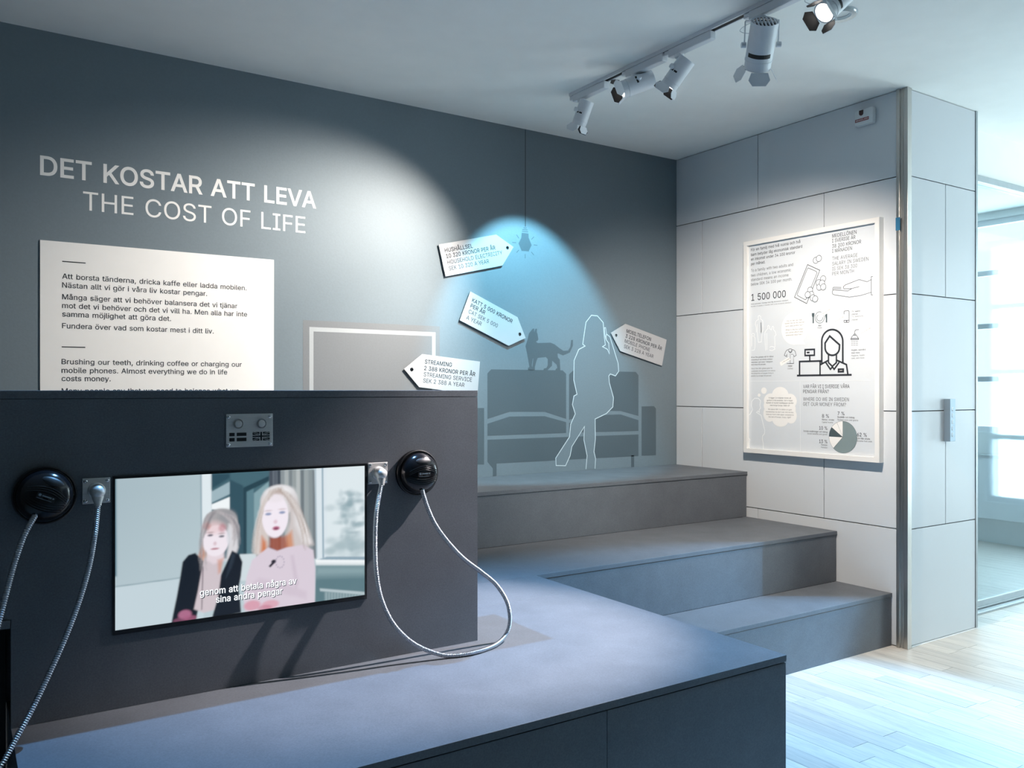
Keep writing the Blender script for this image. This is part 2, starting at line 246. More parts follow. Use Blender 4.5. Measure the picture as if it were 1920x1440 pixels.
    'w': (567, [[138,0,23,379,87,379,133,214,143,177,154,137,165,91,175,41,165,41,175,90,186,135,196,176,206,214,252,379,316,379,362,214,371,176,382,136,392,91,402,41,391,41,402,90,413,135,423,176,434,214,480,379,545,379,429,0,368,0,319,172,305,225,297,252,291,280,277,338,291,338,277,280,263,225,255,198,248,172,199,0]]),
    'x': (378, [[21,0,171,218,171,171,29,379,100,379,147,306,164,279,179,253,193,229,207,206,175,206,190,229,202,253,216,279,233,306,282,379,352,379,209,169,209,214,358,0,287,0,231,85,214,112,200,136,187,159,173,182,205,182,191,159,178,136,165,112,148,85,91,0]]),
    'y': (389, [[47,-139,61,-86,71,-87,88,-90,104,-89,118,-84,130,-74,141,-58,151,-36,163,-1,17,379,84,379,165,155,177,121,187,87,196,53,206,21,184,21,193,53,202,87,212,121,224,155,305,379,371,379,204,-58,191,-85,177,-107,159,-124,139,-136,117,-143,91,-145,77,-145,65,-143,54,-141]]),
    'z': (380, [[42,0,42,46,254,320,254,323,48,323,48,379,333,379,333,331,126,60,126,56,339,56,339,0]]),
    'å': (389, [[160,-9,126,-5,94,5,68,22,48,45,35,73,30,108,34,138,43,161,58,179,78,193,100,203,125,211,152,216,178,220,234,227,252,230,265,235,273,243,276,255,276,257,273,279,267,297,256,311,240,322,220,329,196,331,171,329,149,322,132,313,118,301,107,288,100,274,41,291,57,322,79,346,104,364,133,375,163,382,194,384,215,383,239,379,263,372,286,360,306,343,322,320,333,290,337,251,337,0,277,0,277,52,272,52,264,38,252,25,236,12,215,1,190,-6], [170,45,202,49,228,59,248,74,263,93,272,115,276,138,276,190,270,186,259,182,246,179,231,176,200,171,175,168,154,164,134,159,117,150,103,139,95,124,92,105,94,87,102,72,114,61,130,52,149,47], [189,404,166,407,145,416,126,429,112,447,103,467,100,490,103,512,112,532,126,550,145,563,166,572,189,575,213,572,234,563,252,550,266,532,275,512,278,490,275,467,266,447,252,429,234,416,213,407], [189,447,206,450,219,460,229,473,232,490,229,506,219,519,206,529,189,532,173,529,159,519,150,506,147,490,150,473,159,460,173,450]]),
    'ä': (389, [[160,-9,126,-5,94,5,68,22,48,45,35,73,30,108,34,138,43,161,58,179,78,193,100,203,125,211,152,216,178,220,234,227,252,230,265,235,273,243,276,255,276,257,273,279,267,297,256,311,240,322,220,329,196,331,171,329,149,322,132,313,118,301,107,288,100,274,41,291,57,322,79,346,104,364,133,375,163,382,194,384,215,383,239,379,263,372,286,360,306,343,322,320,333,290,337,251,337,0,277,0,277,52,272,52,264,38,252,25,236,12,215,1,190,-6], [170,45,202,49,228,59,248,74,263,93,272,115,276,138,276,190,270,186,259,182,246,179,231,176,200,171,175,168,154,164,134,159,117,150,103,139,95,124,92,105,94,87,102,72,114,61,130,52,149,47], [261,443,246,446,233,455,224,468,221,483,224,499,233,512,246,520,261,523,277,520,290,512,299,499,301,483,299,468,290,455,277,446], [117,443,102,446,89,455,80,468,77,483,80,499,89,512,102,520,117,523,133,520,146,512,155,499,158,483,155,468,146,455,133,446]]),
    'ö': (415, [[207,-8,159,-2,117,16,82,46,56,85,40,133,34,187,40,243,56,291,82,330,117,360,159,378,207,384,256,378,299,360,333,330,359,291,376,243,381,187,376,133,359,85,333,46,299,16,256,-2], [207,46,242,51,270,66,292,89,307,117,316,151,319,187,316,224,307,258,292,287,270,310,242,325,207,330,173,325,145,310,124,287,108,258,99,224,96,187,99,151,108,117,124,89,145,66,173,51], [279,443,264,446,251,455,242,468,239,483,242,499,251,512,264,520,279,523,295,520,308,512,317,499,320,483,317,468,308,455,295,446], [136,443,120,446,107,455,98,468,95,483,98,499,107,512,120,520,136,523,151,520,164,512,173,499,176,483,173,468,164,455,151,446]]),
    '0': (453, [[227,-7,174,1,130,24,95,62,69,113,57,155,50,202,48,254,50,306,57,353,69,395,95,447,130,484,174,508,227,516,279,508,323,484,358,447,384,395,396,353,403,306,405,254,403,202,396,155,384,113,359,62,323,24,279,1], [227,50,261,56,290,74,313,103,330,144,340,194,344,254,340,314,330,365,313,405,290,435,261,453,227,460,192,453,163,435,140,405,123,365,113,314,109,254,113,194,123,144,140,103,163,74,192,56]]),
    '1': (453, [[76,0,76,55,391,55,391,0], [276,509,276,0,212,0,212,448,209,448,86,358,86,427,198,509]]),
    '2': (453, [[64,0,64,47,234,229,261,257,282,282,299,305,311,327,318,348,320,371,317,397,308,419,293,436,273,449,250,457,224,460,196,457,172,447,153,433,139,413,130,390,127,362,66,362,71,405,86,442,111,473,143,496,182,511,225,516,268,511,306,497,337,474,361,445,376,411,381,372,378,345,371,318,357,290,336,259,306,223,267,180,153,60,153,57,389,57,389,0]]),
    '3': (453, [[218,-7,173,-3,133,10,98,30,70,57,52,91,44,132,109,132,115,107,126,87,144,71,165,59,191,52,219,50,248,53,275,61,297,74,315,93,325,116,329,145,326,172,316,196,299,217,275,234,242,244,201,248,157,248,157,299,288,448,288,452,70,452,70,509,372,509,372,461,211,278,211,289,264,288,308,276,344,253,371,222,387,186,393,145,387,103,370,66,344,36,309,12,266,-2]]),
    '4': (453, [[40,105,40,158,247,509,311,509,109,166,109,163,413,163,413,105], [282,0,282,121,282,146,282,318,343,318,343,0]]),
    '5': (453, [[221,-7,178,-2,140,11,108,32,83,60,66,93,60,130,122,130,127,108,138,89,154,73,173,60,196,52,221,50,250,53,276,64,298,82,314,104,324,131,328,162,324,193,314,221,297,244,275,262,248,273,218,277,192,275,167,268,145,258,128,246,67,253,96,509,366,509,366,452,151,452,134,301,136,301,155,315,178,325,203,331,229,334,263,330,294,321,321,306,345,285,364,260,379,231,388,199,391,163,385,117,369,76,343,41,309,15,268,-1]]),
    '6': (453, [[226,-7,182,-1,142,15,109,40,84,74,69,115,64,162,68,199,80,239,102,285,137,340,252,509,322,509,151,261,145,261,154,275,165,288,179,299,196,307,214,312,235,314,278,309,316,295,346,271,370,240,384,201,389,157,384,112,368,73,343,39,310,14,271,-2], [226,48,254,52,279,63,299,79,314,101,324,128,327,157,324,187,314,213,299,235,279,251,254,262,226,265,198,262,174,252,153,235,138,214,128,188,125,158,128,128,138,102,153,79,174,63,198,52]]),
    '7': (453, [[97,0,323,448,323,452,62,452,62,509,391,509,391,449,165,0]]),
    '8': (453, [[226,-7,178,-2,136,11,101,33,74,62,57,96,52,135,55,166,65,195,81,220,101,241,125,256,153,265,153,267,119,282,93,308,76,342,70,380,75,417,90,450,114,477,146,498,184,511,226,516,269,511,306,498,337,477,361,450,377,417,382,380,376,342,359,308,333,282,300,267,300,265,327,256,351,241,372,220,387,195,397,166,401,135,395,96,378,62,352,33,317,11,275,-2], [226,49,258,52,285,60,307,74,323,91,333,113,337,139,333,165,322,189,305,208,283,223,256,232,226,235,196,232,169,223,147,208,130,189,119,165,115,139,119,113,129,91,145,74,167,60,195,52], [226,290,252,292,274,300,293,313,307,330,316,351,319,376,316,399,308,420,294,437,275,449,252,457,226,460,200,457,177,449,159,437,145,420,136,399,133,376,136,351,145,330,159,313,178,300,201,292]]),
    '9': (453, [[226,516,271,510,310,494,343,468,368,434,384,393,389,347,385,309,373,270,350,224,315,168,200,0,130,0,301,248,307,248,299,234,287,221,273,210,257,202,238,196,218,195,175,199,137,214,106,237,83,269,68,307,64,352,69,397,85,436,110,469,143,494,182,510], [226,460,199,457,174,446,154,429,138,407,129,381,125,352,129,322,138,295,154,274,174,257,199,247,226,243,254,247,279,257,299,273,314,295,324,321,327,350,324,381,314,407,299,429,279,446,254,457]]),
    '.': (188, [[95,-4,78,-1,63,9,53,24,50,41,53,59,63,73,78,83,95,87,113,83,128,73,138,59,141,41,138,24,128,9,113,-1]]),
    ',': (188, [[38,-119,68,71,137,71,84,-119]]),
    '?': (358, [[132,152,132,159,134,200,141,230,153,252,168,269,187,284,209,298,230,314,247,334,258,357,262,384,259,406,250,425,237,441,220,452,200,459,178,462,157,459,137,453,120,441,106,425,96,404,92,378,27,378,33,418,49,452,73,479,103,499,138,511,178,516,219,511,255,498,284,478,306,451,319,418,324,382,319,344,306,311,284,284,254,261,235,248,219,235,207,221,200,205,195,185,194,158,194,152], [164,-4,146,-1,131,9,121,24,118,41,121,58,131,73,146,83,164,86,181,83,196,73,206,58,209,41,206,24,196,9,181,-1]]),
    '%': (676, [[175,283,146,286,121,297,101,314,86,335,78,360,75,388,75,412,78,440,87,464,101,486,121,503,146,513,175,517,206,513,230,503,250,486,264,464,273,440,276,412,276,388,273,360,264,335,250,314,230,297,205,286], [175,327,198,332,212,346,221,365,223,388,223,412,221,435,213,454,198,468,175,473,153,468,138,454,130,435,127,412,127,388,130,365,138,346,153,332], [501,-10,471,-6,446,5,426,21,412,43,403,68,400,95,400,120,403,147,412,172,427,194,447,210,471,221,501,225,531,221,556,210,576,194,590,172,598,147,601,120,601,95,598,68,589,43,575,21,555,5,531,-6], [501,35,523,39,538,53,546,73,549,95,549,120,546,142,538,162,524,176,501,180,479,176,464,162,456,142,453,120,453,95,455,73,464,53,479,39], [132,0,482,509,540,509,191,0]]),
    ':': (188, [[95,-4,78,-1,63,9,53,24,50,41,53,59,63,73,78,83,95,87,113,83,128,73,138,59,141,41,138,24,128,9,113,-1], [95,271,78,274,63,284,53,299,50,316,53,334,63,349,78,359,95,362,113,359,128,349,138,334,141,316,138,299,128,284,113,274]]),
    "'": (206, [[78,318,70,509,136,509,128,318]]),
    '/': (249, [[235,533,71,-76,14,-76,178,533]]),
    '-': (453, [[337,244,337,188,114,188,114,244]])}
FONT = {c: (v[0]/1000, [[(q[i]/1000, q[i+1]/1000) for i in range(0, len(q), 2)] for q in v[1]]) for c, v in GLYPHS.items()}
TCACHE = {}
def grow(lp, k):
    """move an outline sideways by k (mitred)"""
    n = len(lp); out = []
    for i in range(n):
        p, q, r = Vector(lp[i-1]), Vector(lp[i]), Vector(lp[(i+1) % n])
        d1, d2 = (q-p).normalized(), (r-q).normalized(); n1, n2 = Vector((d1.y, -d1.x)), Vector((d2.y, -d2.x))
        m = n1+n2
        m = n1 if m.length < .3 else m.normalized()
        q = q+m*(k/max(m.dot(n1), .6)); out.append((q.x, q.y))
    return out
def area2(lp): return sum(lp[i-1][0]*lp[i][1]-lp[i][0]*lp[i-1][1] for i in range(len(lp)))
from mathutils.geometry import delaunay_2d_cdt
GC = {}
def inside(lps, x, y):          # winding rule, contours may overlap
    w_ = 0
    for lp in lps:
        for i in range(len(lp)):
            (x0, y0), (x1, y1) = lp[i-1], lp[i]
            if (y0 > y) != (y1 > y) and x < (x1-x0)*(y-y0)/(y1-y0)+x0: w_ += 1 if y1 > y0 else -1
    return w_ != 0
def glyph(ch, off):
    if (ch, off) in GC: return GC[(ch, off)]
    adv, loops = FONT[ch]
    if off:
        sg = 1 if max((area2(lp) for lp in loops), key=abs) > 0 else -1
        loops = [grow(lp, off*sg) for lp in loops]
    vs, es = [], []
    for lp in loops:
        k = len(vs); vs += [Vector(p) for p in lp]; es += [(k+i, k+(i+1) % len(lp)) for i in range(len(lp))]
    v, e, f, _, _, _ = delaunay_2d_cdt(vs, es, [], 0, 1e-7)
    keep = [t for t in f if inside(loops, sum(v[i].x for i in t)/len(t), sum(v[i].y for i in t)/len(t))]
    GC[(ch, off)] = (adv, v, [tuple(t) for t in keep]); return GC[(ch, off)]
def text_raw(s, off):
    if (s, off) in TCACHE: return TCACHE[(s, off)]
    x = 0; vs, fs = [], []
    for ch in s:
        if ch == ' ': x += .24; continue
        adv, gv, gf = glyph(ch, off); k = len(vs)
        vs += [Vector((p.x+x, p.y, 0)) for p in gv]; fs += [tuple(i+k for i in t) for t in gf]
        x += adv
    TCACHE[(s, off)] = (vs, fs); return TCACHE[(s, off)]
CAPH = max(v.y for v in text_raw('H', 0)[0])
def text(mb, fr, s, p0, p1, cap, n0, off=0.0):
    """one line of lettering: baseline from p0 to p1 (plane coordinates), capital height cap"""
    vs, fs = text_raw(s, off)
    x0 = min(v.x for v in vs); x1 = max(v.x for v in vs)
    p0, p1 = Vector(p0), Vector(p1); d = p1-p0; sx = d.length/(x1-x0); d.normalize(); e = Vector((-d.y, d.x)); sy = cap/CAPH
    out = []
    for f in fs:
        a, b, c = vs[f[0]], vs[f[1]], vs[f[2]]
        out.append(f if (b-a).cross(c-a).z > 0 else tuple(reversed(f)))
    mb.add([fr.w(*(p0+d*((v.x-x0)*sx)+e*(v.y*sy)), n0) for v in vs], out)

# ------------------------------------------------------------------ materials
def lin(h):
    h = h.lstrip('#'); c = [int(h[i:i+2], 16)/255 for i in (0, 2, 4)]
    return tuple(x/12.92 if x <= .04045 else ((x+.055)/1.055)**2.4 for x in c)
def mat(name, col, rough=.5, metal=0, var=.04, scale=30, bump=0, stretch=None, emit=None, es=0, spec=.5, detail=4):
    m = bpy.data.materials.new(name); m.use_nodes = True; nt = m.node_tree; b = nt.nodes['Principled BSDF']
    b.inputs['Roughness'].default_value = rough; b.inputs['Metallic'].default_value = metal
    b.inputs['Specular IOR Level'].default_value = spec
    tc = nt.nodes.new('ShaderNodeTexCoord'); mp = nt.nodes.new('ShaderNodeMapping'); nz = nt.nodes.new('ShaderNodeTexNoise')
    nt.links.new(tc.outputs['Object'], mp.inputs[0]); nt.links.new(mp.outputs[0], nz.inputs['Vector'])
    if stretch: mp.inputs['Scale'].default_value = stretch
    nz.inputs['Scale'].default_value = scale; nz.inputs['Detail'].default_value = detail
    rp = nt.nodes.new('ShaderNodeValToRGB'); nt.links.new(nz.outputs['Fac'], rp.inputs[0])
    rp.color_ramp.elements[0].position = .3; rp.color_ramp.elements[1].position = .7
    rp.color_ramp.elements[0].color = tuple(c*(1-var) for c in col)+(1,); rp.color_ramp.elements[1].color = tuple(min(1, c*(1+var)) for c in col)+(1,)
    nt.links.new(rp.outputs[0], b.inputs['Base Color'])
    if bump:
        bp = nt.nodes.new('ShaderNodeBump'); bp.inputs['Strength'].default_value = bump; bp.inputs['Distance'].default_value = .002
        nt.links.new(nz.outputs['Fac'], bp.inputs['Height']); nt.links.new(bp.outputs[0], b.inputs['Normal'])
    if emit: b.inputs['Emission Color'].default_value = tuple(emit)+(1,); b.inputs['Emission Strength'].default_value = es
    return m
def mdf(name, col):
    m = mat(name, col, .5, 0, .07, 9, 0, spec=.45); nt = m.node_tree; b = nt.nodes['Principled BSDF']
    tc = [n for n in nt.nodes if n.type == 'TEX_COORD'][0]
    n2 = nt.nodes.new('ShaderNodeTexNoise'); n2.inputs['Scale'].default_value = 260; n2.inputs['Detail'].default_value = 3
    nt.links.new(tc.outputs['Object'], n2.inputs['Vector'])
    mx = nt.nodes.new('ShaderNodeMix'); mx.data_type = 'RGBA'; mx.blend_type = 'OVERLAY'; mx.inputs[0].default_value = .35
    rp = [n for n in nt.nodes if n.type == 'VALTORGB'][0]
    nt.links.new(rp.outputs[0], mx.inputs[6]); nt.links.new(n2.outputs['Fac'], mx.inputs[7]); nt.links.new(mx.outputs[2], b.inputs['Base Color'])
    n3 = nt.nodes.new('ShaderNodeTexNoise'); n3.inputs['Scale'].default_value = 5; n3.inputs['Detail'].default_value = 6
    nt.links.new(tc.outputs['Object'], n3.inputs['Vector'])
    mr = nt.nodes.new('ShaderNodeMapRange'); mr.inputs[3].default_value = .42; mr.inputs[4].default_value = .62
    nt.links.new(n3.outputs['Fac'], mr.inputs[0]); nt.links.new(mr.outputs[0], b.inputs['Roughness'])
    return m
M_MDF = mdf('grey_fibreboard', (.106, .117, .134))
M_GAP = mat('dark_gap', (.012, .012, .014), .8)
M_WALL = mat('blue_grey_wall_print', (.150, .192, .222), .55, 0, .03, 120, .12, spec=.38)
M_SOFA = mat('dark_blue_grey_print', (.070, .095, .113), .5, 0, .03, 120, .08, spec=.5)
M_TVG = mat('mid_grey_print', (.165, .180, .195), .52, 0, .03, 120, .08, spec=.3)
M_TVL = mat('pale_grey_print', (.34, .37, .39), .62, 0, .02, 120)
M_LINE = mat('pale_line_print', (.52, .60, .64), .6, 0, .02, 90)
M_CORD = mat('dark_cord_print', (.045, .055, .065), .6, 0, .02, 90)
M_WHITE = mat('white_lettering', (.80, .80, .79), .8, 0, .01, 60, spec=.08)
M_BOARD = mat('white_board', (.79, .79, .78), .45, 0, .01, 12, spec=.2)
M_TAG = mat('white_tag_board', (.43, .44, .46), .42, 0, .01, 12, spec=.2)
M_INK = mat('grey_ink', (.028, .032, .037), .8, 0, .02, 60, spec=.08)
M_INKL = mat('light_grey_ink', (.045, .050, .057), .8, 0, .02, 60, spec=.08)
M_PANEL = mat('pale_wall_panel', (.62, .65, .68), .38, 0, .012, 3, spec=.4)
M_JOINT = mat('joint_backing', (.10, .11, .12), .8)
M_CEIL = mat('ceiling_plaster', (.88, .89, .87), .8, 0, .015, 8, .03)
M_SHELL = mat('plaster_shell', (.30, .31, .32), .8, 0, .02, 4)
M_SHELLW = mat('white_passage_plaster', (.78, .80, .80), .7, 0, .02, 4)
M_STEEL = mat('brushed_steel', (.50, .49, .47), .32, 1, .10, 40, 0, stretch=(40, 40, .4))
M_STEEL2 = mat('satin_plate_steel', (.68, .67, .66), .48, .6, .08, 30, 0, stretch=(1, 20, 20))
M_CHROME = mat('polished_screw', (.75, .77, .8), .15, 1, .02)
M_CABLE = mat('armoured_cable', (.50, .53, .58), .30, 1, .05)
M_ALU = mat('grey_aluminium', (.36, .40, .42), .4, .7, .04)
M_BLK = mat('black_plastic', (.006, .006, .008), .17, 0, .1, 20, spec=.45)
M_RUB = mat('black_rubber', (.010, .010, .012), .45, 0, .1, 20)
M_BEZ = mat('black_bezel', (.008, .009, .011), .3, 0, .05, 20)
M_LAMP = mat('white_lamp_enamel', (.70, .73, .77), .38, 0, .015, 20)
M_LBLK = mat('matt_black_flap', (.006, .006, .007), .6, 0, .05, 20)
M_LENS = mat('glowing_lens', (.9, .9, .9), .3, emit=(1, .93, .86), es=9)
M_LENSB = mat('glowing_blue_lens', (.9, .9, .9), .3, emit=(.7, .9, 1), es=7)
M_FRAME = mat('white_frame', (.78, .77, .75), .4, 0, .01, 10)
M_PRINT = mat('pale_blue_print', (.62, .655, .69), .45, 0, .01, 10, spec=.2)
M_PW = mat('poster_white', (.82, .81, .79), .45, 0, .01, 10, spec=.2)
M_PWL = mat('poster_outline_white', (.80, .82, .83), .45, 0, .01, 10)
M_PINK = mat('poster_ink', (.030, .034, .042), .8, 0, .02, 10, spec=.08)
M_PINKL = mat('poster_light_ink', (.075, .083, .092), .8, 0, .02, 10, spec=.08)
M_PTEAL = mat('poster_teal', (.20, .26, .27), .45, 0, .02, 10)
M_PTEALD = mat('poster_dark_teal', (.06, .085, .095), .45, 0, .02, 10)
M_ALARM = mat('alarm_housing', (.66, .70, .72), .35, 0, .01, 10)
M_RED = mat('dark_red_lens', (.035, .004, .006), .15, 0, .05, 10)
M_REDL = mat('red_label', (.22, .03, .04), .5, 0, .03, 10)
M_TAPE = mat('blue_tape', (.02, .16, .30), .5, 0, .05, 30)
M_GREYB = mat('blue_grey_aluminium_box', (.24, .31, .37), .35, .5, .02, 10)
M_SKIRT = mat('white_sealant', (.85, .87, .88), .4)
def glass_mat(name, tint, gl=.16, rough=.05, base=.08):
    m = bpy.data.materials.new(name); m.use_nodes = True; nt = m.node_tree; nt.nodes.clear()
    out = nt.nodes.new('ShaderNodeOutputMaterial'); mx = nt.nodes.new('ShaderNodeMixShader')
    tr = nt.nodes.new('ShaderNodeBsdfTransparent'); gs = nt.nodes.new('ShaderNodeBsdfGlossy'); fr = nt.nodes.new('ShaderNodeLayerWeight'); pw = nt.nodes.new('ShaderNodeMath'); pw.operation = 'POWER'; pw.inputs[1].default_value = 4
    nz = nt.nodes.new('ShaderNodeTexNoise'); nz.inputs['Scale'].default_value = 1.5
    mr = nt.nodes.new('ShaderNodeMapRange'); mr.inputs[3].default_value = rough*.7; mr.inputs[4].default_value = rough*1.3
    nt.links.new(nz.outputs['Fac'], mr.inputs[0]); nt.links.new(mr.outputs[0], gs.inputs['Roughness'])
    tr.inputs[0].default_value = tint+(1,); gs.inputs[0].default_value = (.9, .95, 1, 1)
    ma = nt.nodes.new('ShaderNodeMath'); ma.operation = 'ADD'; ma.inputs[1].default_value = base
    nt.links.new(fr.outputs['Facing'], pw.inputs[0]); nt.links.new(pw.outputs[0], ma.inputs[0]); nt.links.new(ma.outputs[0], mx.inputs[0])
    nt.links.new(tr.outputs[0], mx.inputs[1]); nt.links.new(gs.outputs[0], mx.inputs[2]); nt.links.new(mx.outputs[0], out.inputs[0]); return m
M_GLASS = glass_mat('door_glass', (.80, .90, .93))
M_WGLASS = glass_mat('window_glass', (.93, .97, .98), base=.02)
M_LENSG = glass_mat('frosted_ring_glass', (.75, .80, .78), base=.25, rough=.2)
def wood():
    m = bpy.data.materials.new('whitewashed_oak'); m.use_nodes = True; nt = m.node_tree; b = nt.nodes['Principled BSDF']
    tc = nt.nodes.new('ShaderNodeTexCoord'); oi = nt.nodes.new('ShaderNodeObjectInfo')
    cb = nt.nodes.new('ShaderNodeVectorMath'); cb.operation = 'ADD'
    sc = nt.nodes.new('ShaderNodeVectorMath'); sc.operation = 'SCALE'; sc.inputs['Scale'].default_value = 37
    cx = nt.nodes.new('ShaderNodeCombineXYZ')
    for i in range(3): nt.links.new(oi.outputs['Random'], cx.inputs[i])
    nt.links.new(cx.outputs[0], sc.inputs[0]); nt.links.new(tc.outputs['Object'], cb.inputs[0]); nt.links.new(sc.outputs[0], cb.inputs[1])
    mp = nt.nodes.new('ShaderNodeMapping'); mp.inputs['Scale'].default_value = (22, 1.6, 1); nt.links.new(cb.outputs[0], mp.inputs[0])
    wv = nt.nodes.new('ShaderNodeTexNoise'); wv.inputs['Scale'].default_value = 1.6; wv.inputs['Detail'].default_value = 8; wv.inputs['Distortion'].default_value = 1.3; wv.inputs['Roughness'].default_value = .68
    nt.links.new(mp.outputs[0], wv.inputs['Vector'])
    rp = nt.nodes.new('ShaderNodeValToRGB'); nt.links.new(wv.outputs['Fac'], rp.inputs[0])
    rp.color_ramp.elements[0].position = .30; rp.color_ramp.elements[0].color = (.41, .395, .375, 1)
    rp.color_ramp.elements[1].position = .55; rp.color_ramp.elements[1].color = (.57, .535, .495, 1)
    r2 = nt.nodes.new('ShaderNodeValToRGB'); nt.links.new(oi.outputs['Random'], r2.inputs[0])
    r2.color_ramp.elements[0].color = (.80, .80, .80, 1); r2.color_ramp.elements[1].color = (1, .99, .97, 1)
    e = r2.color_ramp.elements.new(.25); e.color = (.90, .90, .90, 1)
    e = r2.color_ramp.elements.new(.7); e.color = (1, 1, 1, 1)
    mx = nt.nodes.new('ShaderNodeMix'); mx.data_type = 'RGBA'; mx.blend_type = 'MULTIPLY'; mx.inputs[0].default_value = 1
    nt.links.new(rp.outputs[0], mx.inputs[6]); nt.links.new(r2.outputs[0], mx.inputs[7]); nt.links.new(mx.outputs[2], b.inputs['Base Color'])
    b.inputs['Roughness'].default_value = .42
    bp = nt.nodes.new('ShaderNodeBump'); bp.inputs['Strength'].default_value = .15; bp.inputs['Distance'].default_value = .001
    nt.links.new(wv.outputs['Fac'], bp.inputs['Height']); nt.links.new(bp.outputs[0], b.inputs['Normal'])
    return m
M_WOOD = wood()

# ================================================================== the setting
def struct(name, mb, m, smooth=False):
    o = mb.obj(name, m, None, smooth); o['kind'] = 'structure'; return o
XL, YB = -2.6, -3.2                                # far sides of the room, never in view
YF = 6.2
struct('wall_left', MB().box(XL, XR+.02, YW, YW+.15, 0, ZC), M_WALL)
struct('wall_back', MB().box(XL-.15, XE+.15, YB-.15, YB, 0, ZC), M_SHELL)
struct('wall_side', MB().box(XL-.15, XL, YB, YW+.15, 0, ZC), M_SHELL)
struct('ceiling', MB().box(XL-.15, XE+.15, YB-.15, YF+.15, ZC, ZC+.1), M_CEIL)
struct('wall_passage', MB().box(4.72, XE+.15, YF, YF+.15, 0, ZC), M_SHELLW)
# right wall core with separate cladding panels
wr = MB(); wr.box(XR+.012, 4.70, 2.512, YF+.15, 0, ZC); wr = struct('wall_right', wr, M_JOINT); ORG[wr.name] = Vector((0, 0, 0))
ZJ = [0.0, .604, 1.208, 1.811, 2.413, ZC]
def cladding(rows, frame):
    for (z0, z1), cuts in rows:
        for a0, a1 in zip(cuts[:-1], cuts[1:]):
            g = .0025; mb = MB()
            if frame == 'X': mb.box(XR, XR+.012, min(a0, a1)+g, max(a0, a1)-g, z0+g, z1-g, .001)
            else: mb.box(a0+g, a1-g, YR, YR+.012, z0+g, z1-g, .001)
            c = sum(mb.v, Vector())/len(mb.v)
            mb.obj('panel', M_PANEL, wr, at=c)
odd = [2.545, 3.448, YW]; even = [2.545, 2.984, 3.903, YW]
cladding([((ZJ[0]+.002, ZJ[1]), odd), ((ZJ[1], ZJ[2]), even), ((ZJ[2], ZJ[3]), odd), ((ZJ[3], ZJ[4]), even), ((ZJ[4], ZJ[5]-.001), odd)], 'X')
XT0, XT1 = 4.092, 4.712
xm = onY(1773, 600, YR).x
cladding([((ZJ[0]+.006, ZJ[1]), [XT0, XT1]), ((ZJ[1], ZJ[2]), [XT0, xm, XT1]), ((ZJ[2], ZJ[3]), [XT0, XT1]), ((ZJ[3], ZJ[4]), [XT0, xm, XT1]), ((ZJ[4], ZJ[5]-.001), [XT0, XT1])], 'Y')
struct('trim_1', MB().box(XT0+.002, XT1+.02, YR-.002, YR+.012, 0, .005), M_SKIRT)
struct('trim_2', MB().box(XT1+.001, XT1+.019, YR-.004, YG+.02, .006, ZC), M_ALU)
struct('trim_3', MB().box(4.080, 4.0935, YR-.003, YR+.02, 0, ZC), M_PW)
# steel corner post: folded profile with a channel
pm = MB()
pm.box(4.036, 4.060, 2.526, 2.544, 0, ZC-.001, .0015); pm.box(4.046, 4.070, 2.506, 2.527, 0, ZC-.001)
pm.box(4.0425, 4.0475, 2.512, 2.517, 0, ZC-.001); pm.box(4.044, 4.081, 2.486, 2.508, 0, ZC-.001, .002)
struct('trim_4', pm, M_STEEL)
# unseen wall, added to keep rear-window daylight off the bench front
struct('added_shade_wall', MB().box(4.60, 4.72, -2.9, .95, 0, 2.45), M_SHELLW)
# glass doors beyond the return
gd = empty('door_1', (4.73, YG, 0)); gd['kind'] = 'structure'
MB().box(4.73, XE, YG+.01, YG+.10, 2.586, ZC).obj('lintel', M_CEIL, gd)
MB().box(4.73, XE, YG-.012, YG+.055, 2.545, 2.586, .003).obj('head_track', M_ALU, gd)
tm = MB(); tm.box(4.73, XE, YG-.03, YG+.01, 0, .012, .002); tm.box(4.73, XE, YG+.02, YG+.07, 0, .02, .002); tm.obj('floor_track', M_ALU, gd)
for i, (x0, x1, y) in enumerate(((4.735, 5.02, YG), (4.97, 6.2, YG+.03), (6.15, XE-.01, YG))):
    g = MB().box(x0, x1, y-.004, y+.004, .022, 2.545).obj('glass_pane', M_GLASS, gd)
    fr_ = MB().box(x0, x1, y-.008, y+.008, .02, .06, .002).obj('bottom_rail', M_ALU, gd)
# window wall
wm = MB(); OP = [(-2.5, .1, .35, 2.6), (1.5, 2.56, .35, 2.6), (3.0, 5.6, .95, ZC-.06)]
ys = [YB]+[v for o in OP for v in o[:2]]+[YF+.15]
for i in range(0, len(ys), 2): wm.box(XE, XE+.15, ys[i], ys[i+1], 0, ZC)
for y0, y1, z0, z1 in OP: wm.box(XE, XE+.15, y0, y1, 0, z0); wm.box(XE, XE+.15, y0, y1, z1, ZC)
struct('wall_window_side', wm, M_SHELLW)
for k, (y0, y1, z0, z1) in enumerate(OP):
    wo = empty('window_%d' % (k+1), (XE, (y0+y1)/2, z0)); wo['kind'] = 'structure'
    fm = MB()
    for a, b, c, d in ((y0, y1, z0, z0+.05), (y0, y1, z1-.05, z1), (y0, y0+.05, z0+.05, z1-.05), (y1-.05, y1, z0+.05, z1-.05)): fm.box(XE+.03, XE+.09, a, b, c, d)
    fm.obj('window_frame', M_LAMP, wo)
    nb = 3
    for j in range(1, nb+1):
        zz = z0+(z1-z0)*j/(nb+1); MB().box(XE+.04, XE+.08, y0+.05, y1-.05, zz-.022, zz+.022).obj('glazing_bar', M_ALU, wo)
    MB().box(XE+.055, XE+.062, y0+.05, y1-.05, z0+.05, z1-.05).obj('pane', M_WGLASS, wo)
rd = thing('radiator', 'long pale panel radiator under the window beyond the glass doors', 'radiator', (XE-.08, 4.3, .15))
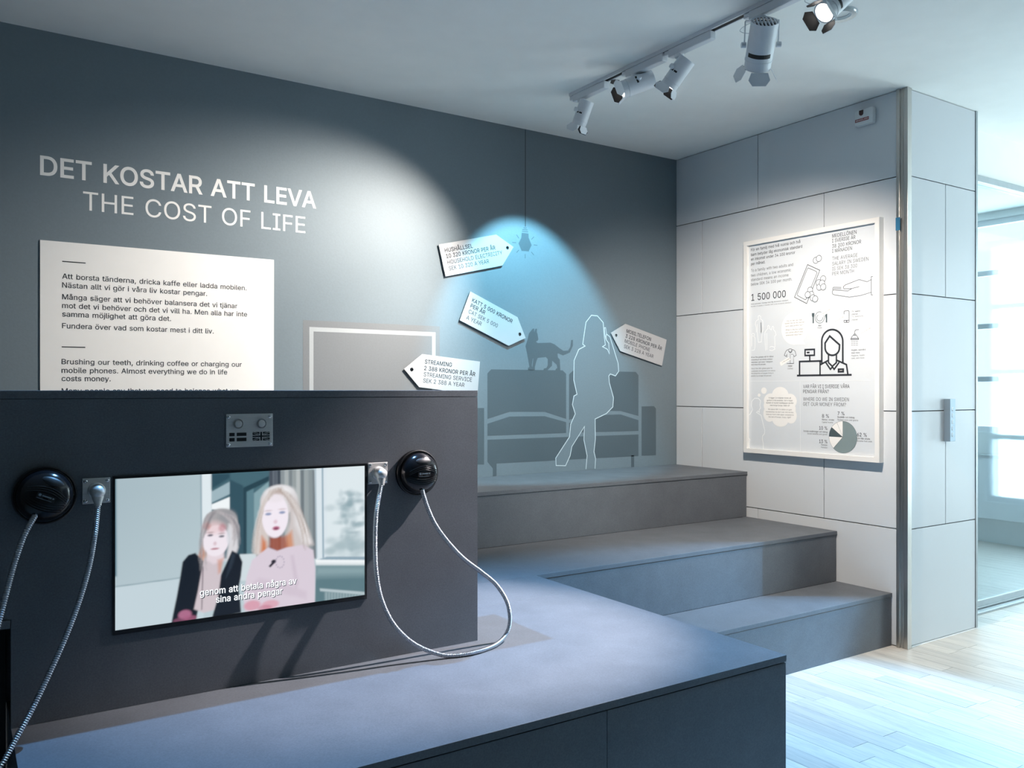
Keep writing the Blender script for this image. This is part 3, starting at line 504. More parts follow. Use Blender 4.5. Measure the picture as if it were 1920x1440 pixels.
for k in range(2): MB().box(XE-.13+.06*k, XE-.11+.06*k, 3.1, 5.5, .22, .74, .004).obj('heating_panel', M_LAMP, rd)
MB().box(XE-.14, XE-.04, 3.08, 5.52, .74, .765, .004).obj('top_grille', M_ALU, rd)
MB().box(XE-.09, XE-.07, 3.3, 3.34, .0, .5).obj('bracket', M_ALU, rd); MB().box(XE-.09, XE-.07, 5.2, 5.24, .0, .5).obj('bracket', M_ALU, rd)
pl = thing('added_fill_panel', 'flat square fill light added, out of view, to brighten the passage beyond the glass doors', 'ceiling light', (6.3, 4.6, ZC))  # unseen fixture, added to go with the passage fill lamp
MB().box(5.66, 6.94, 4.26, 4.27, ZC-.03, ZC-.001).box(5.66, 6.94, 4.93, 4.94, ZC-.03, ZC-.001).box(5.66, 5.67, 4.27, 4.93, ZC-.03, ZC-.001).box(6.93, 6.94, 4.27, 4.93, ZC-.03, ZC-.001).obj('frame', M_ALU, pl)
MB().box(5.67, 6.93, 4.27, 4.93, ZC-.022, ZC-.002).obj('diffuser', M_PW, pl)
# floor: sub-base plus separate oak staves
fl = struct('floor', MB().box(XL-.15, XE+.15, YB-.15, YF+.15, -.1, -.006), M_GAP); ORG[fl.name] = Vector((0, 0, 0))
PW = .092; cands = []; rest = []
x = XL-.15; row = 0
while x < XE+.1:
    y = YB-.15-random.random()*.6
    while y < YF+.15:
        L = random.choice((.42, .55, .68, .80)); cx_, cy_ = x+PW/2, y+L/2
        vis = False
        if cx_ > 1.9 and cy_ > 1.0 and cy_ < YG+.5:
            for yy in (y, cy_, y+L):
                if yy < .3: continue
                u, v = project((cx_, yy, 0))
                if 1440 < u < 1960 and 1100 < v < 1500: vis = True
        (cands if vis else rest).append((x, y, L)); y += L
    x += PW; row += 1
cands.sort(key=lambda c: (c[0]+PW/2)**2+(c[1]+c[2]/2)**2)
rest += cands[280:]; cands = cands[:280]
PM = {}
for L in (.42, .55, .68, .80):
    mb = MB().box(-PW/2+.0006, PW/2-.0006, -L/2+.0006, L/2-.0006, -.006, 0)
    o = mb.obj('plank', M_WOOD); PM[L] = o.data; bpy.data.objects.remove(o)
for x, y, L in cands:
    o = bpy.data.objects.new('plank', PM[L]); COL.objects.link(o); o.parent = fl; o.location = (x+PW/2, y+L/2, random.uniform(-.0003, .0003))
mb = MB()
for x, y, L in rest: mb.box(x+.0006, x+PW-.0006, y+.0006, y+L-.0006, -.006, 0)
o = mb.obj('far_planks', M_WOOD, fl); o['kind'] = 'stuff'

# ================================================================== stepped seating, bench, partition
Z1, Z2, Z3 = .270, .545, .820; T = .019
Y1, Y2, Y3 = 2.573, 2.898, 3.526
XS = .55
def boards(name, label, cat, loc, parts):
    r = thing(name, label, cat, loc)
    for nm, (x0, x1, y0, y1, z0, z1), m in parts:
        mb = MB().box(x0, x1, y0, y1, z0, z1, .0008 if nm != 'inner_carcass' else 0); c = sum(mb.v, Vector())/len(mb.v)
        mb.obj(nm, m, r, at=c)
    return r
XSR = XR-.006
boards('seating_steps', 'grey fibreboard steps rising to the dark wall, three treads deep', 'steps', ((XS+XSR)/2, Y1, 0), [
    ('riser', (2.04, XSR, Y1+.002, Y1+.02, 0, Z1-T-.0015), M_MDF), ('tread', (2.04, XSR+.004, Y1-.001, Y2+.003, Z1-T, Z1), M_MDF),
    ('riser', (2.04, XSR, Y2+.004, Y2+.022, Z1+.0005, Z2-T-.0015), M_MDF), ('tread', (XS, XSR+.004, Y2, Y3+.003, Z2-T, Z2), M_MDF),
    ('riser', (XS, XSR, Y3+.004, Y3+.022, Z2+.0005, Z3-T-.0015), M_MDF), ('tread', (XS, XSR+.004, Y3, YW-.002, Z3-T, Z3), M_MDF),
    ('inner_carcass', (2.06, XSR-.004, Y1+.03, Y2, 0, Z1-T-.004), M_GAP), ('inner_carcass', (XS, XSR-.004, Y2+.03, Y3, 0, Z2-T-.004), M_GAP),
    ('inner_carcass', (XS, XSR-.004, Y3+.03, YW-.01, 0, Z3-T-.004), M_GAP)])
BX0, BX1, BY0 = .112, 2.031, 1.624
xs = onY(1139, 1340, BY0).x
seam_y = onY(900, 1139, 2.5)
dr = ray(975, 1126); tt = (EYE-Z2)/-dr.z; ysm = dr.y*tt
boards('display_bench', 'wide low grey fibreboard bench in the foreground with lit top', 'bench', ((BX0+BX1)/2, BY0, 0), [
    ('top_board', (BX0, BX1, BY0, ysm-.0006, Z2-T, Z2), M_MDF), ('top_board', (BX0, BX1, ysm+.0006, Y2-.001, Z2-T, Z2), M_MDF),
    ('front_panel', (BX0+.001, xs-.0008, BY0+.0015, BY0+.02, 0, Z2-T-.003), M_MDF), ('front_panel', (xs+.0008, BX1-.001, BY0+.0015, BY0+.02, 0, Z2-T-.003), M_MDF),
    ('side_panel', (BX0+.001, BX0+.02, BY0+.021, Y2-.01, 0, Z2-T-.003), M_MDF), ('side_panel', (BX1-.02, BX1-.001, BY0+.021, Y1-.004, 0, Z2-T-.003), M_MDF),
    ('inner_carcass', (BX0+.022, BX1-.022, BY0+.022, Y1-.01, 0, Z2-T-.004), M_GAP)])
PX1 = 1.353; PB = 2.46
dp = boards('display_partition', 'tall dark grey fibreboard partition standing on the bench, holding the screen', 'partition', (PX1/2, YP, Z2), [
    ('top_board', (-1.3, PX1, YP, PB, 1.3165-T, 1.3165), M_MDF),

    ('side_panel', (PX1-.02, PX1-.0008, YP+.021, PB-.021, Z2+.0005, 1.3165-T-.001), M_MDF), ('back_panel', (-1.3, PX1-.001, PB-.02, PB-.0005, Z2+.0005, 1.3165-T-.001), M_MDF),
    ('shelf', (-1.3, BX0-.002, YP-.004, PB-.022, .775, .794), M_MDF), ('knee_space_back', (-1.3, BX0-.002, PB-.04, PB-.022, 0, .775), M_GAP),
    ('knee_space_side', (-1.3, -1.28, YP+.02, PB-.05, 0, .775), M_MDF)])

zt_ = 1.3165-T-.0012; mb = MB(); shape(mb, FP, [[(-1.3, .7945), (BX0, .7945), (BX0, Z2+.0005), (PX1-.0005, Z2+.0005), (PX1-.0005, zt_), (-1.3, zt_)]], -.02, .0195); mb.obj('front_panel', M_MDF, dp)
# ================================================================== left wall graphics
def P(fr, pts, n=0): return [fr.px(u, v, n) for u, v in pts]
def crop(pts, s, ox, oy): return [(x/s+ox, y/s+oy) for x, y in pts]
def decal(name, label, cat, fr, m, loops, n, th=.0003):
    mb = MB()
    for lp in loops: shape(mb, fr, lp, n, th)
    c = sum(mb.v, Vector())/len(mb.v)
    return tag(mb.obj(name, m, None, at=c), label, cat)
LN = .0004
# headline
mb = MB(); a0, b0 = FL.px(75, 327); a1, _ = FL.px(592.7, 390); cap = FL.px(75, 292)[1]-b0
text(mb, FL, 'DET KOSTAR ATT LEVA', (a0, b0), (a1, b0), cap, LN, .014)
r = thing('wall_headline', 'white painted headline DET KOSTAR ATT LEVA THE COST OF LIFE above the white text board', 'lettering', FL.w(a0, b0))
mb.obj('text_line', M_WHITE, r)
mb = MB(); a0, _ = FL.px(155.7, 390); a1, _ = FL.px(572.3, 430); b1 = FL.px(170, 395)[1]; cap = FL.px(170, 360.3)[1]-b1
text(mb, FL, 'THE COST OF LIFE', (a0, b1), (a1, b1), cap, LN, 0); mb.obj('text_line', M_WHITE, r)
# text board
r = thing('text_board', 'white board with grey Swedish and English text on the left wall', 'board', FL.w(.6, 1.0))
aL, bT = FL.px(75, 450); aR, _ = FL.px(513, 487)
MB().box(aL, aR, YW-.004, YW-.0002, .93, bT).obj('panel', M_BOARD, r)
LT = [('Att borsta tänderna, dricka kaffe eller ladda mobilen.', 350, 787, 1387), ('Nästan allt vi gör i våra liv kostar pengar.', 350, 837, 1165),
      ('Många säger att vi behöver balansera det vi tjänar', 350, 903, 1335), ('mot det vi behöver och det vi vill ha. Men alla har inte', 350, 952, 1390),
      ('samma möjlighet att göra det.', 350, 1000, 962), ('Fundera över vad som kostar mest i ditt liv.', 350, 1066, 1202),
      ('Brushing our teeth, drinking coffee or charging our', 347, 1268, 1360), ('mobile phones. Almost everything we do in life', 347, 1317, 1278),
      ('costs money.', 347, 1363, 623), ('Many people say that we need to balance what we', 347, 1433, 1345)]
for s_, x0, y0, x1 in LT:
    mb = MB()
    p0 = FL.px(x0/3, 260+y0/3, .0045); a1, _ = FL.px(x1/3, 500, .0045); cp = FL.px(x0/3, 260+(y0-29)/3, .0045)[1]-p0[1]
    text(mb, FL, s_, p0, (a1, p0[1]), cp, .0045, .006); mb.obj('text_line', M_INKL, r)
for (x0, y0, x1, y1) in ((350, 690, 482, 698), (347, 1171, 480, 1174)):
    p0 = FL.px(x0/3, 260+y0/3, .0045); a1, _ = FL.px(x1/3, 400, .0045); mb = MB(); stroke(mb, FL, [p0, (a1, p0[1])], .0042, .0045); mb.obj('rule', M_INK, r)
# mural of a television
aL, bT = FL.px(568, 600); aR, _ = FL.px(824.5, 611); zb = 1.0
d1 = FL.px(580, 613); d1b = bT-d1[1]; i1 = d1[0]-aL; w2 = .022
r = thing('television_mural', 'grey television outline printed low on the left wall beside the text board', 'wall print', FL.w((aL+aR)/2, zb))
mb = MB(); shape(mb, FL, [[(aL, zb), (aR, zb), (aR, bT), (aL, bT)]], .0001, .0003); mb.obj('outer_band', M_TVG, r)
a_, b_, c_ = aL+i1, aR-i1*.8, bT-d1b
mb = MB(); shape(mb, FL, [[(a_, zb+d1b), (b_, zb+d1b), (b_, c_), (a_, c_)]], .0003, .0003); mb.obj('pale_line', M_TVL, r)
mb = MB(); shape(mb, FL, [[(a_+w2, zb+d1b+w2), (b_-w2, zb+d1b+w2), (b_-w2, c_-w2), (a_+w2, c_-w2)]], .0006, .0003); mb.obj('screen_area', M_TVG, r)
# sofa
r = thing('sofa_mural', 'dark blue-grey two-seat sofa silhouette printed on the wall behind the top step', 'wall print', FL.w(3.0, Z3+.001))
SO = {'armrest': [[(884, 765), (907.6, 765), (907.6, 871), (884, 871)], [(1202.9, 762), (1226, 761.5), (1229.8, 766), (1229.8, 853.4), (1202.9, 854.5)]],
      'back_cushion': [[(921, 692.5), (1055, 694.4), (1061.4, 701), (1061.4, 785.5), (1021, 772), (955.6, 772), (914, 785.5), (914, 700)],
                       [(1074, 695), (1192, 697.3), (1197, 703.5), (1197, 780), (1163.5, 770.5), (1130, 770.5), (1067, 787), (1067, 702)]],
      'seat_cushion': [[(914, 794.5), (955.6, 781), (1021, 780.3), (1061.4, 791.5), (1061.4, 811.8), (914, 817)],
                       [(1067, 793), (1130, 778), (1163.5, 777), (1197, 787.8), (1197, 808), (1067, 811.5)]],
      'base': [[(914, 824.5), (1197, 814.5), (1197, 855), (931, 869), (931, 892), (924, 893), (924, 878), (914, 866)]],
      'leg': [[(1183.3, 854), (1188.9, 854), (1188.9, 876), (1183.3, 876.5)]]}
for nm, ls in SO.items():
    for lp in ls: mb = MB(); shape(mb, FL, [P(FL, lp)], .0002, .0003); mb.obj(nm, M_SOFA, r)
CAT = [(375,215),(415,210),(412,300),(445,215),(483,215),(478,300),(495,340),(515,470),(500,505),(455,530),(500,565),(810,555),(910,595),(1030,690),(1130,755),(1245,750),(1300,660),(1320,490),(1365,490),(1360,640),(1285,800),(1120,870),(1000,820),(985,830),(995,920),(1040,970),(1055,1238),(930,1238),(945,1200),(980,1180),(965,1100),(900,1040),(855,1000),(850,1120),(735,1235),(640,1235),(650,1190),(715,1175),(745,1110),(745,960),(700,910),(500,930),(470,1000),(430,1150),(430,1235),(260,1235),(260,1180),(295,1150),(270,990),(235,800),(200,640),(250,480),(285,330)]
HOLE = [(380,945),(392,945),(368,1170),(355,1110)]
decal('cat_mural', 'dark standing cat silhouette printed on the wall above the sofa silhouette', 'wall print', FL, M_SOFA,
      [[P(FL, crop(CAT, 13.09, 970, 600)), P(FL, crop(HOLE, 13.09, 970, 600))]], .0002)
# bulb
r = thing('bulb_mural', 'hanging light bulb silhouette with rays printed on the wall under a long cord', 'wall print', onY(985, 430, YW))
def cb(pts): return P(FL, crop(pts, 14.4, 960, 400))
mb = MB(); shape(mb, FL, [cb([(262,525),(445,545),(450,660),(530,860),(460,1000),(455,1030),(260,1015),(175,810),(250,660)])], .0002, .0003); mb.obj('bulb', M_SOFA, r)
for q in ([(310,385),(390,385),(395,410),(310,405)], [(275,430),(415,437),(420,460),(280,452)], [(265,475),(435,490),(435,514),(270,497)]):
    mb = MB(); shape(mb, FL, [cb(q)], .0002, .0003); mb.obj('cap_ring', M_SOFA, r)
for q in ([(120,575),(185,675)], [(5,785),(110,795)], [(185,990),(120,1060)], [(355,1100),(355,1215)], [(520,1040),(590,1130)], [(585,850),(685,865)], [(595,630),(525,705)]):
    mb = MB(); stroke(mb, FL, cb(q), .0045, .0004); mb.obj('light_ray', M_SOFA, r)
mb = MB(); ac, _ = FL.px(985, 300); stroke(mb, FL, [(ac, ZC-.002), (ac, FL.px(985, 425)[1])], .0055, .0004); mb.obj('cord', M_CORD, r)
# person outline
r = thing('person_mural', 'white outline of a standing person holding a phone, printed over the sofa silhouette', 'wall print', FL.w(3.1, Z3+.001))
PO = [(318,1392),(328,1275),(300,1135),(305,1020),(195,1195),(180,1275),(140,1362),(58,1360),(55,1295),(175,1110),(185,1000),(225,910),(200,830),(213,755),(240,740),(212,615),(215,445),(255,350),(310,320),(290,303),(318,112),(365,52),(418,57),(468,115),(478,240),(487,310),(462,325),(505,348),(522,388),(516,295),(495,265),(492,240),(497,215),(527,240),(598,470),(603,540),(575,580),(530,563),(517,580),(522,640),(558,770),(552,850),(495,908),(398,955),(400,1130),(388,1240),(402,1300),(397,1388)]
PF = [p for p in PO if p not in ((487,310),(462,325),(505,348),(522,388),(516,295))]
mb = MB(); shape(mb, FL, [P(FL, crop(PF, 4.645, 1030, 580))], .0006, .0003); mb.obj('figure_fill', M_WALL, r)
mb = MB(); stroke(mb, FL, P(FL, crop(PO, 4.645, 1030, 580)), .0050, .0011); mb.obj('outline', M_LINE, r)
mb = MB(); stroke(mb, FL, P(FL, crop([(497,215),(489,160),(479,160),(482,215),(492,262)], 4.645, 1030, 580)), .0042, .0012); mb.obj('phone_outline', M_LINE, r)
# tags
def tag_sign(label, poly, hole, lines, s, ox, oy, caps, lname):
    n = .009; th = .005
    pts = P(FL, crop(poly, s, ox, oy), n+th); hc = FL.px(hole[0]/s+ox, hole[1]/s+oy, n+th)
    r = thing('price_tag', label, 'sign', FL.w(hc[0], hc[1], n), 'price tags on the mural wall')
    mb = MB(); shape(mb, FL, [pts, ring_pts(hc, .0105, n=20)], n, th); mb.obj('board', M_TAG, r)
    cx_ = sum(p[0] for p in pts)/len(pts); cz_ = sum(p[1] for p in pts)/len(pts)
    mb = MB().lathe(FL.w(cx_, cz_, 0), FL.N, [(.012, 0), (.012, n)], 12); mb.obj('spacer', M_ALU, r)
    for i, (t_, x0, y0, x1, y1) in enumerate(lines):
        p0, p1 = P(FL, crop([(x0, y0), (x1, y1)], s, ox, oy), n+th)
        mb = MB(); text(mb, FL, t_, p0, p1, caps, n+th+.0004, .011 if i in lname else .003); mb.obj('text_line', M_INK if i in lname else M_INKL, r)
tag_sign('white price tag reading HUSHÅLLSEL 10 320 KRONOR PER ÅR, beside the bulb silhouette',
    [(135,410),(1285,210),(1630,460),(1410,830),(270,1050)], (1510, 478),
    [('HUSHÅLLSEL',262,568,820,475),('10 320 KRONOR PER ÅR',290,685,1272,510),('HOUSEHOLD ELECTRICITY',318,808,1412,607),('SEK 10 320 A YEAR',345,930,1145,780)], 10.667, 810, 420, .0225, (0, 1))
tag_sign('white price tag reading KATT 5 000 KRONOR PER ÅR, left of the cat silhouette',
    [(105,30),(530,262),(603,450),(450,520),(10,290)], (551, 417),
    [('KATT 5 000 KRONOR',117,122,478,318),('PER ÅR',103,172,232,240),('CAT SEK 5 000',85,224,345,358),('A YEAR',65,278,200,342)], 4.8, 860, 540, .0225, (0, 1))
tag_sign('white price tag reading MOBILTELEFON 3 228 KRONOR PER ÅR, right of the person outline',
    [(1370,405),(1500,322),(1872,465),(1830,700),(1455,568)], (1420, 427),
    [('MOBILTELEFON',1508,400,1728,478),('3 228 KRONOR PER ÅR',1500,445,1826,562),('MOBILE PHONE',1492,490,1718,572),('SEK 3 228 A YEAR',1485,538,1750,632)], 4.8, 860, 540, .0225, (0, 1))
tag_sign('white price tag reading STREAMING 2 388 KRONOR PER ÅR, lowest, just above the partition',
    [(92,500),(500,165),(1800,335),(1745,1082),(430,910)], (265, 515),
    [('STREAMING',555,380,1165,455),('2 388 KRONOR PER ÅR',540,525,1690,665),('STREAMING SERVICE',530,665,1615,790),('SEK 2 388 A YEAR',517,805,1445,908)], 12, 750, 650, .0225, (0, 1))

# ================================================================== framed poster on the right wall
DF = .040; PO_N = .022                              # frame depth, print recess plane
FRm = FR
ps = thing('framed_poster', 'large white-framed information poster with icons and pie chart on the panelled wall', 'poster', onX(1520, 860, XR))
o1 = FR.px(1394, 454, DF); o2 = FR.px(1648.5, 868, DF)
i0 = FR.px(1401, 460.3, DF); i2 = FR.px(1638, 857.5, DF)
A0, A1, B0, B1 = o1[0], o2[0], o2[1], o1[1]; wf = .026
mb = MB(); shape(mb, FR, [[(A0, B0), (A1, B0), (A1, B1), (A0, B1)], [(A0+wf, B0+wf), (A0+wf, B1-wf), (A1-wf, B1-wf), (A1-wf, B0+wf)]], 0, DF); mb.obj('frame', M_FRAME, ps)
mb = MB(); shape(mb, FR, [[(A0+wf, B0+wf), (A1-wf, B0+wf), (A1-wf, B1-wf), (A0+wf, B1-wf)]], PO_N-.004, .004); mb.obj('print', M_PRINT, ps)
NP = PO_N+.0004
def c4(x, y): return FR.px(x/6+1370, y/6+400, NP)
def c5(x, y): return FR.px(x/6+1370, y/6+640, NP)
def c3(x, y): return FR.px(x/10.667+1460, y/10.667+610, NP)
def c2(x, y): return FR.px(x/16+1520, y/16+560, NP)
def c1(x, y): return FR.px(x/16+1400, y/16+570, NP)
def ctx(mb, cf, s, x0, y0, x1, cap, off=0.0, right=False, n=0):
    p0 = cf(x0, y0); a1 = cf(x1, y0)[0]
    b_ = MB(); text(b_, FR, s, p0, (a1, p0[1]), cap, NP+n, off)
    b_.obj('text_line', M_PINK if mb == 'bold' else M_PINKL, ps)
bold, light = 'bold', 'light'
for s_, y, x1 in (('För en familj med två vuxna och två', 428, 783), ('barn betyder låg ekonomisk standard', 482, 805), ('en inkomst under 34 100 kronor', 534, 725), ('per månad.', 586, 388)):
    ctx(bold, c4, s_, 228, y, x1, .0165, .006)
for s_, y, x1 in (('To a family with two adults and', 660, 702), ('two children, a low economic', 715, 678), ('standard means an income', 765, 650), ('below SEK 34 100 per month.', 815, 690)):
    ctx(light, c4, s_, 228, y, x1, .0165, 0)
ctx(bold, c4, '1 500 000', 232, 985, 620, .040, .004)
ctx(bold, c4, 'Antal personer i Sverige med låg ekonomisk standard', 228, 1028, 645, .0065, .004)
ctx(light, c4, 'Number of people in Sweden with a low economic standard', 228, 1055, 680, .0065)
for s_, y, x1 in (('MEDELLÖNEN', 275, 1415), ('I SVERIGE ÄR', 330, 1403), ('38 300 KRONOR', 390, 1468), ('I MÅNADEN', 445, 1365)): ctx(bold, c4, s_, 1142, y, x1, .0195, .002)
for s_, y, x1 in (('THE AVERAGE', 530, 1427), ('SALARY IN SWEDEN', 588, 1550), ('IS SEK 38 300', 645, 1423), ('PER MONTH', 700, 1387)): ctx(light, c4, s_, 1142, y, x1, .0195, 0)
for s_, y, x1 in (('VAR FÅR VI I SVERIGE VÅRA', 527, 1337), ('PENGAR FRÅN?', 583, 1105)): ctx(bold, c5, s_, 815, y, x1, .0195, .002)
for s_, y, x1 in (('WHERE DO WE IN SWEDEN', 668, 1330), ('GET OUR MONEY FROM?', 724, 1297)): ctx(light, c5, s_, 815, y, x1, .0195, 0)
for s_, x0, y, x1 in (('8 %', 1028, 858, 1105), ('7 %', 1203, 830, 1280), ('10 %', 995, 993, 1087), ('62 %', 1422, 1068, 1530), ('13 %', 995, 1143, 1087)): ctx(bold, c5, s_, x0, y, x1, .019, .006)
for s_, x0, y, x1 in (('Räntor, vinster', 1028, 888, 1165), ('Studielån och bidrag', 1200, 860, 1392), ('Sociala ersättningar och bidrag', 818, 1016, 1089), ('Lön från arbete', 1422, 1100, 1567), ('Pension', 1018, 1172, 1087)): ctx(bold, c5, s_, x0, y, x1, .0085, .006)
for s_, x0, y, x1 in (('Capital income', 1028, 917, 1150), ('Student loans and grants', 1200, 890, 1434), ('Social benefits and grants', 862, 1045, 1089), ('Income from work', 1422, 1128, 1592), ('Pension', 1018, 1200, 1087)): ctx(light, c5, s_, x0, y, x1, .0085)
for s_, y, x1 in (('Ett av FN:s globala mål för hållbar', 187, 483), ('utveckling är att minska andelen', 215, 470), ('människor som lever i fattigdom', 243, 472), ('med minst 50 procent.', 270, 396)): ctx(bold, c5, s_, 231, y, x1, .0078, .006)
for s_, y, x1 in (("One of the UN's global goals for", 314, 470), ('sustainable development is to reduce', 342, 500), ('the proportion of people living in', 368, 480), ('poverty by at least 50 percent.', 396, 460)): ctx(light, c5, s_, 231, y, x1, .0078)
for s_, x0, y, x1 in (('Mat', 232, 828, 318), ('TV, telefon,', 1232, 410, 1500), ('internet', 1232, 492, 1412)): ctx(bold, c2, s_, x0, y, x1, .008, .006)
for s_, x0, y, x1 in (('Food', 212, 898, 330), ('TV, telephone,', 1232, 562, 1585), ('internet', 1232, 660, 1410)): ctx(light, c2, s_, x0, y, x1, .008)
for s_, x0, y, x1 in (('Hygien, sjukvård', 1455, 510, 1738), ('med mera', 1455, 566, 1620), ('Kläder', 188, 828, 272)): ctx(bold, c3, s_, x0, y, x1, .008, .006)
for s_, x0, y, x1 in (('Hygiene, health', 1455, 620, 1718), ('care, and more', 1455, 672, 1712), ('Clothes', 178, 880, 285)): ctx(light, c3, s_, x0, y, x1, .008)
def PW_(cf, pts): return [cf(x, y) for x, y in pts]
LW = .0034
# bank note and coins
mb = MB(); stroke(mb, FR, PW_(c4, [(865,577),(1003,640),(855,1015),(718,943)]), LW, NP, True)
stroke(mb, FR, PW_(c4, [(872,614),(960,652),(972,668),(850,965),(838,972),(752,925),(748,910),(862,625)]), LW*.8, NP, True); mb.obj('bank_note_icon', M_PINK, ps)
coins = [(958,528),(992,508),(1040,737),(990,780),(998,830),(1028,785),(1043,828),(895,865),(908,912),(868,915),(925,950),(952,963)]
for k, (x, y) in enumerate(coins):
    c = c4(x, y); rr = .0175; dz = .00012*k
    cm = MB(); shape(cm, FR, [ring_pts(c, rr, n=20)], NP+.0002+dz, 0); cm.cur = 1; stroke(cm, FR, ring_pts(c, rr, n=20), LW*.8, NP+.00026+dz, True)
    cm.obj('coin_icon', [M_PRINT, M_PINK], ps)
mb = MB()
for q in ([(1600,712),(1582,712),(1582,918),(1600,918)], [(1582,745),(1535,770),(1445,745),(1290,805),(1268,825),(1272,848),(1350,848),(1447,825)], [(1362,846),(1320,873),(1150,862),(1143,882),(1145,905),(1165,917),(1335,943),(1460,925),(1582,888)], [(1150,862),(1150,840),(1157,832),(1245,834)], [(1157,847),(1245,848)]): stroke(mb, FR, PW_(c4, q), LW*.8, NP)
mb.obj('open_hand_icon', M_PINK, ps)
# pale people outlines
for q in ([(290,850),(285,700),(262,620),(270,540),(300,490),(350,470),(345,360),(390,345),(425,380),(420,450),(480,500),(495,580),(490,780),(460,840),(440,1140),(350,1150),(320,850),(315,600)],
          [(150,1270),(150,980),(175,960),(150,920),(180,880),(225,890),(230,930),(210,960),(250,1020),(250,1280),(230,1380),(150,1390)],
          [(570,1400),(545,980),(550,850),(600,770),(640,740),(630,660),(660,640),(690,690),(680,730),(740,780),(765,680),(790,665),(815,710),(800,760),(860,830),(880,930),(840,970),(850,1300)],
          [(690,1300),(740,1270),(820,1290),(850,1350),(760,1400),(680,1380)], [(600,870),(610,1380)], [(430,560),(435,880)]):
    mb = MB(); stroke(mb, FR, PW_(c1, q), LW*1.1, NP); mb.obj('people_outline', M_PWL, ps)
# speech bubble
cc = c1(1437, 730); bub = ring_pts(cc, abs(c1(1840, 730)[0]-c1(1040, 730)[0])/2, (c1(1437, 240)[1]-c1(1437, 1225)[1])/2, 40)
shape(mb, FR, [bub], NP, 0); shape(mb, FR, [PW_(c1, [(1400,1224),(1760,1215),(1690,1090),(1500,1100)])], NP+.0004, 0)
mb.obj('speech_bubble', M_PW, ps)
mb = MB()
for s_, x0, y, x1 in (('Hur är det när man', 1208, 528, 1660), ('kanske inte har råd med det', 1150, 605, 1730), ('som alla andra har?', 1170, 685, 1690), ('What is life like when', 1170, 800, 1690), ('you cannot afford what', 1170, 880, 1690), ('everyone else has?', 1180, 958, 1670)): ctx(mb, c1, s_, x0, y, x1, .0075, 0, n=.0004)
# cloud bubble with eight lobes
def cS(x, y): return FR.px(x/11.075+1400, y/11.075+720, NP)
mb = MB()
lob = [(695, 235, 175, 175), (895, 355, 145, 155), (500, 345, 145, 150), (470, 620, 125, 165), (920, 660, 120, 160), (700, 745, 170, 142), (700, 480, 260, 260), (480, 450, 130, 130), (900, 520, 120, 150)]
for k, (x, y, rx, ry) in enumerate(lob):
    c = cS(x, y); shape(mb, FR, [ring_pts(c, abs(cS(x+rx, y)[0]-c[0]), cS(x, y-ry)[1]-c[1], 32)], NP+.00003*k, 0)
for x, y, ra in ((358, 138, 58), (258, 232, 30)):
    c = cS(x, y); shape(mb, FR, [ring_pts(c, abs(cS(x+ra, y)[0]-c[0]), cS(x, y-ra*1.15)[1]-c[1], 24)], NP, 0)
mb.obj('thought_cloud', M_PW, ps)
mb = MB()
for s_, x0, y, x1 in (('Vi lägger 2,4 miljarder kronor på', 457, 300, 918), ('gymkort vi inte använder. Och vi köper', 420, 352, 955), ('dubbelt så mycket toalettpapper jämfört', 405, 402, 972), ('med övriga Europa. Galet va?', 485, 455, 895)): ctx(mb, cS, s_, x0, y, x1, .0080, .004, n=.0005)
for s_, x0, y, x1 in (('We spend SEK 2.4 billion on gym', 445, 536, 935), ("memberships we don't use. And we buy", 400, 588, 975), ('twice as much toilet paper compared to', 405, 640, 975), ('the rest of Europe. Crazy, right?', 455, 694, 920)): ctx(mb, cS, s_, x0, y, x1, .0080, -.002, n=.0005)
mb = MB(); stroke(mb, FR, PW_(cS, [(40,650),(75,620),(125,530),(98,450),(105,360),(165,295),(245,300),(288,350),(275,440),(290,500),(262,530),(262,590),(235,560),(205,590),(300,650),(335,800),(375,960),(370,1030),(330,1080),(325,1150),(345,1240),(345,1355)]), LW*1.5, NP)
stroke(mb, FR, PW_(cS, [(35,1120),(68,1150),(55,1220),(60,1350)]), LW*1.5, NP); mb.obj('thinking_figure_outline', M_PWL, ps)
# plate, fork, knife
mb = MB()
def arcp(cf, x, y, rx, ry, a0, a1, n=20): return [cf(x+rx*math.cos(math.radians(a0+(a1-a0)*i/n)), y-ry*math.sin(math.radians(a0+(a1-a0)*i/n))) for i in range(n+1)]
stroke(mb, FR, arcp(c2, 270, 565, 140, 170, 70, 385), LW*.8, NP); stroke(mb, FR, arcp(c2, 270, 575, 90, 95, 120, 370), LW*.8, NP)
shape(mb, FR, [PW_(c2, [(35,435),(112,430),(112,510),(95,560),(95,735),(60,740),(58,560),(38,520)])], NP, .0001)
shape(mb, FR, [PW_(c2, [(470,450),(495,455),(495,715),(455,715),(458,600),(432,500)])], NP, .0001); mb.obj('plate_and_cutlery_icon', M_PTEALD, ps)
mb = MB(); stroke(mb, FR, PW_(c2, [(1002,470),(1002,390),(1020,370),(1130,358),(1152,380),(1152,690),(1135,715),(1015,715),(1000,695),(1000,640)]), LW*.8, NP)
stroke(mb, FR, PW_(c2, [(1002,652),(1150,645)]), LW*.8, NP); stroke(mb, FR, arcp(c2, 1078, 680, 16, 16, 0, 360, 10), LW*.8, NP); mb.obj('phone_icon', M_PINK, ps)
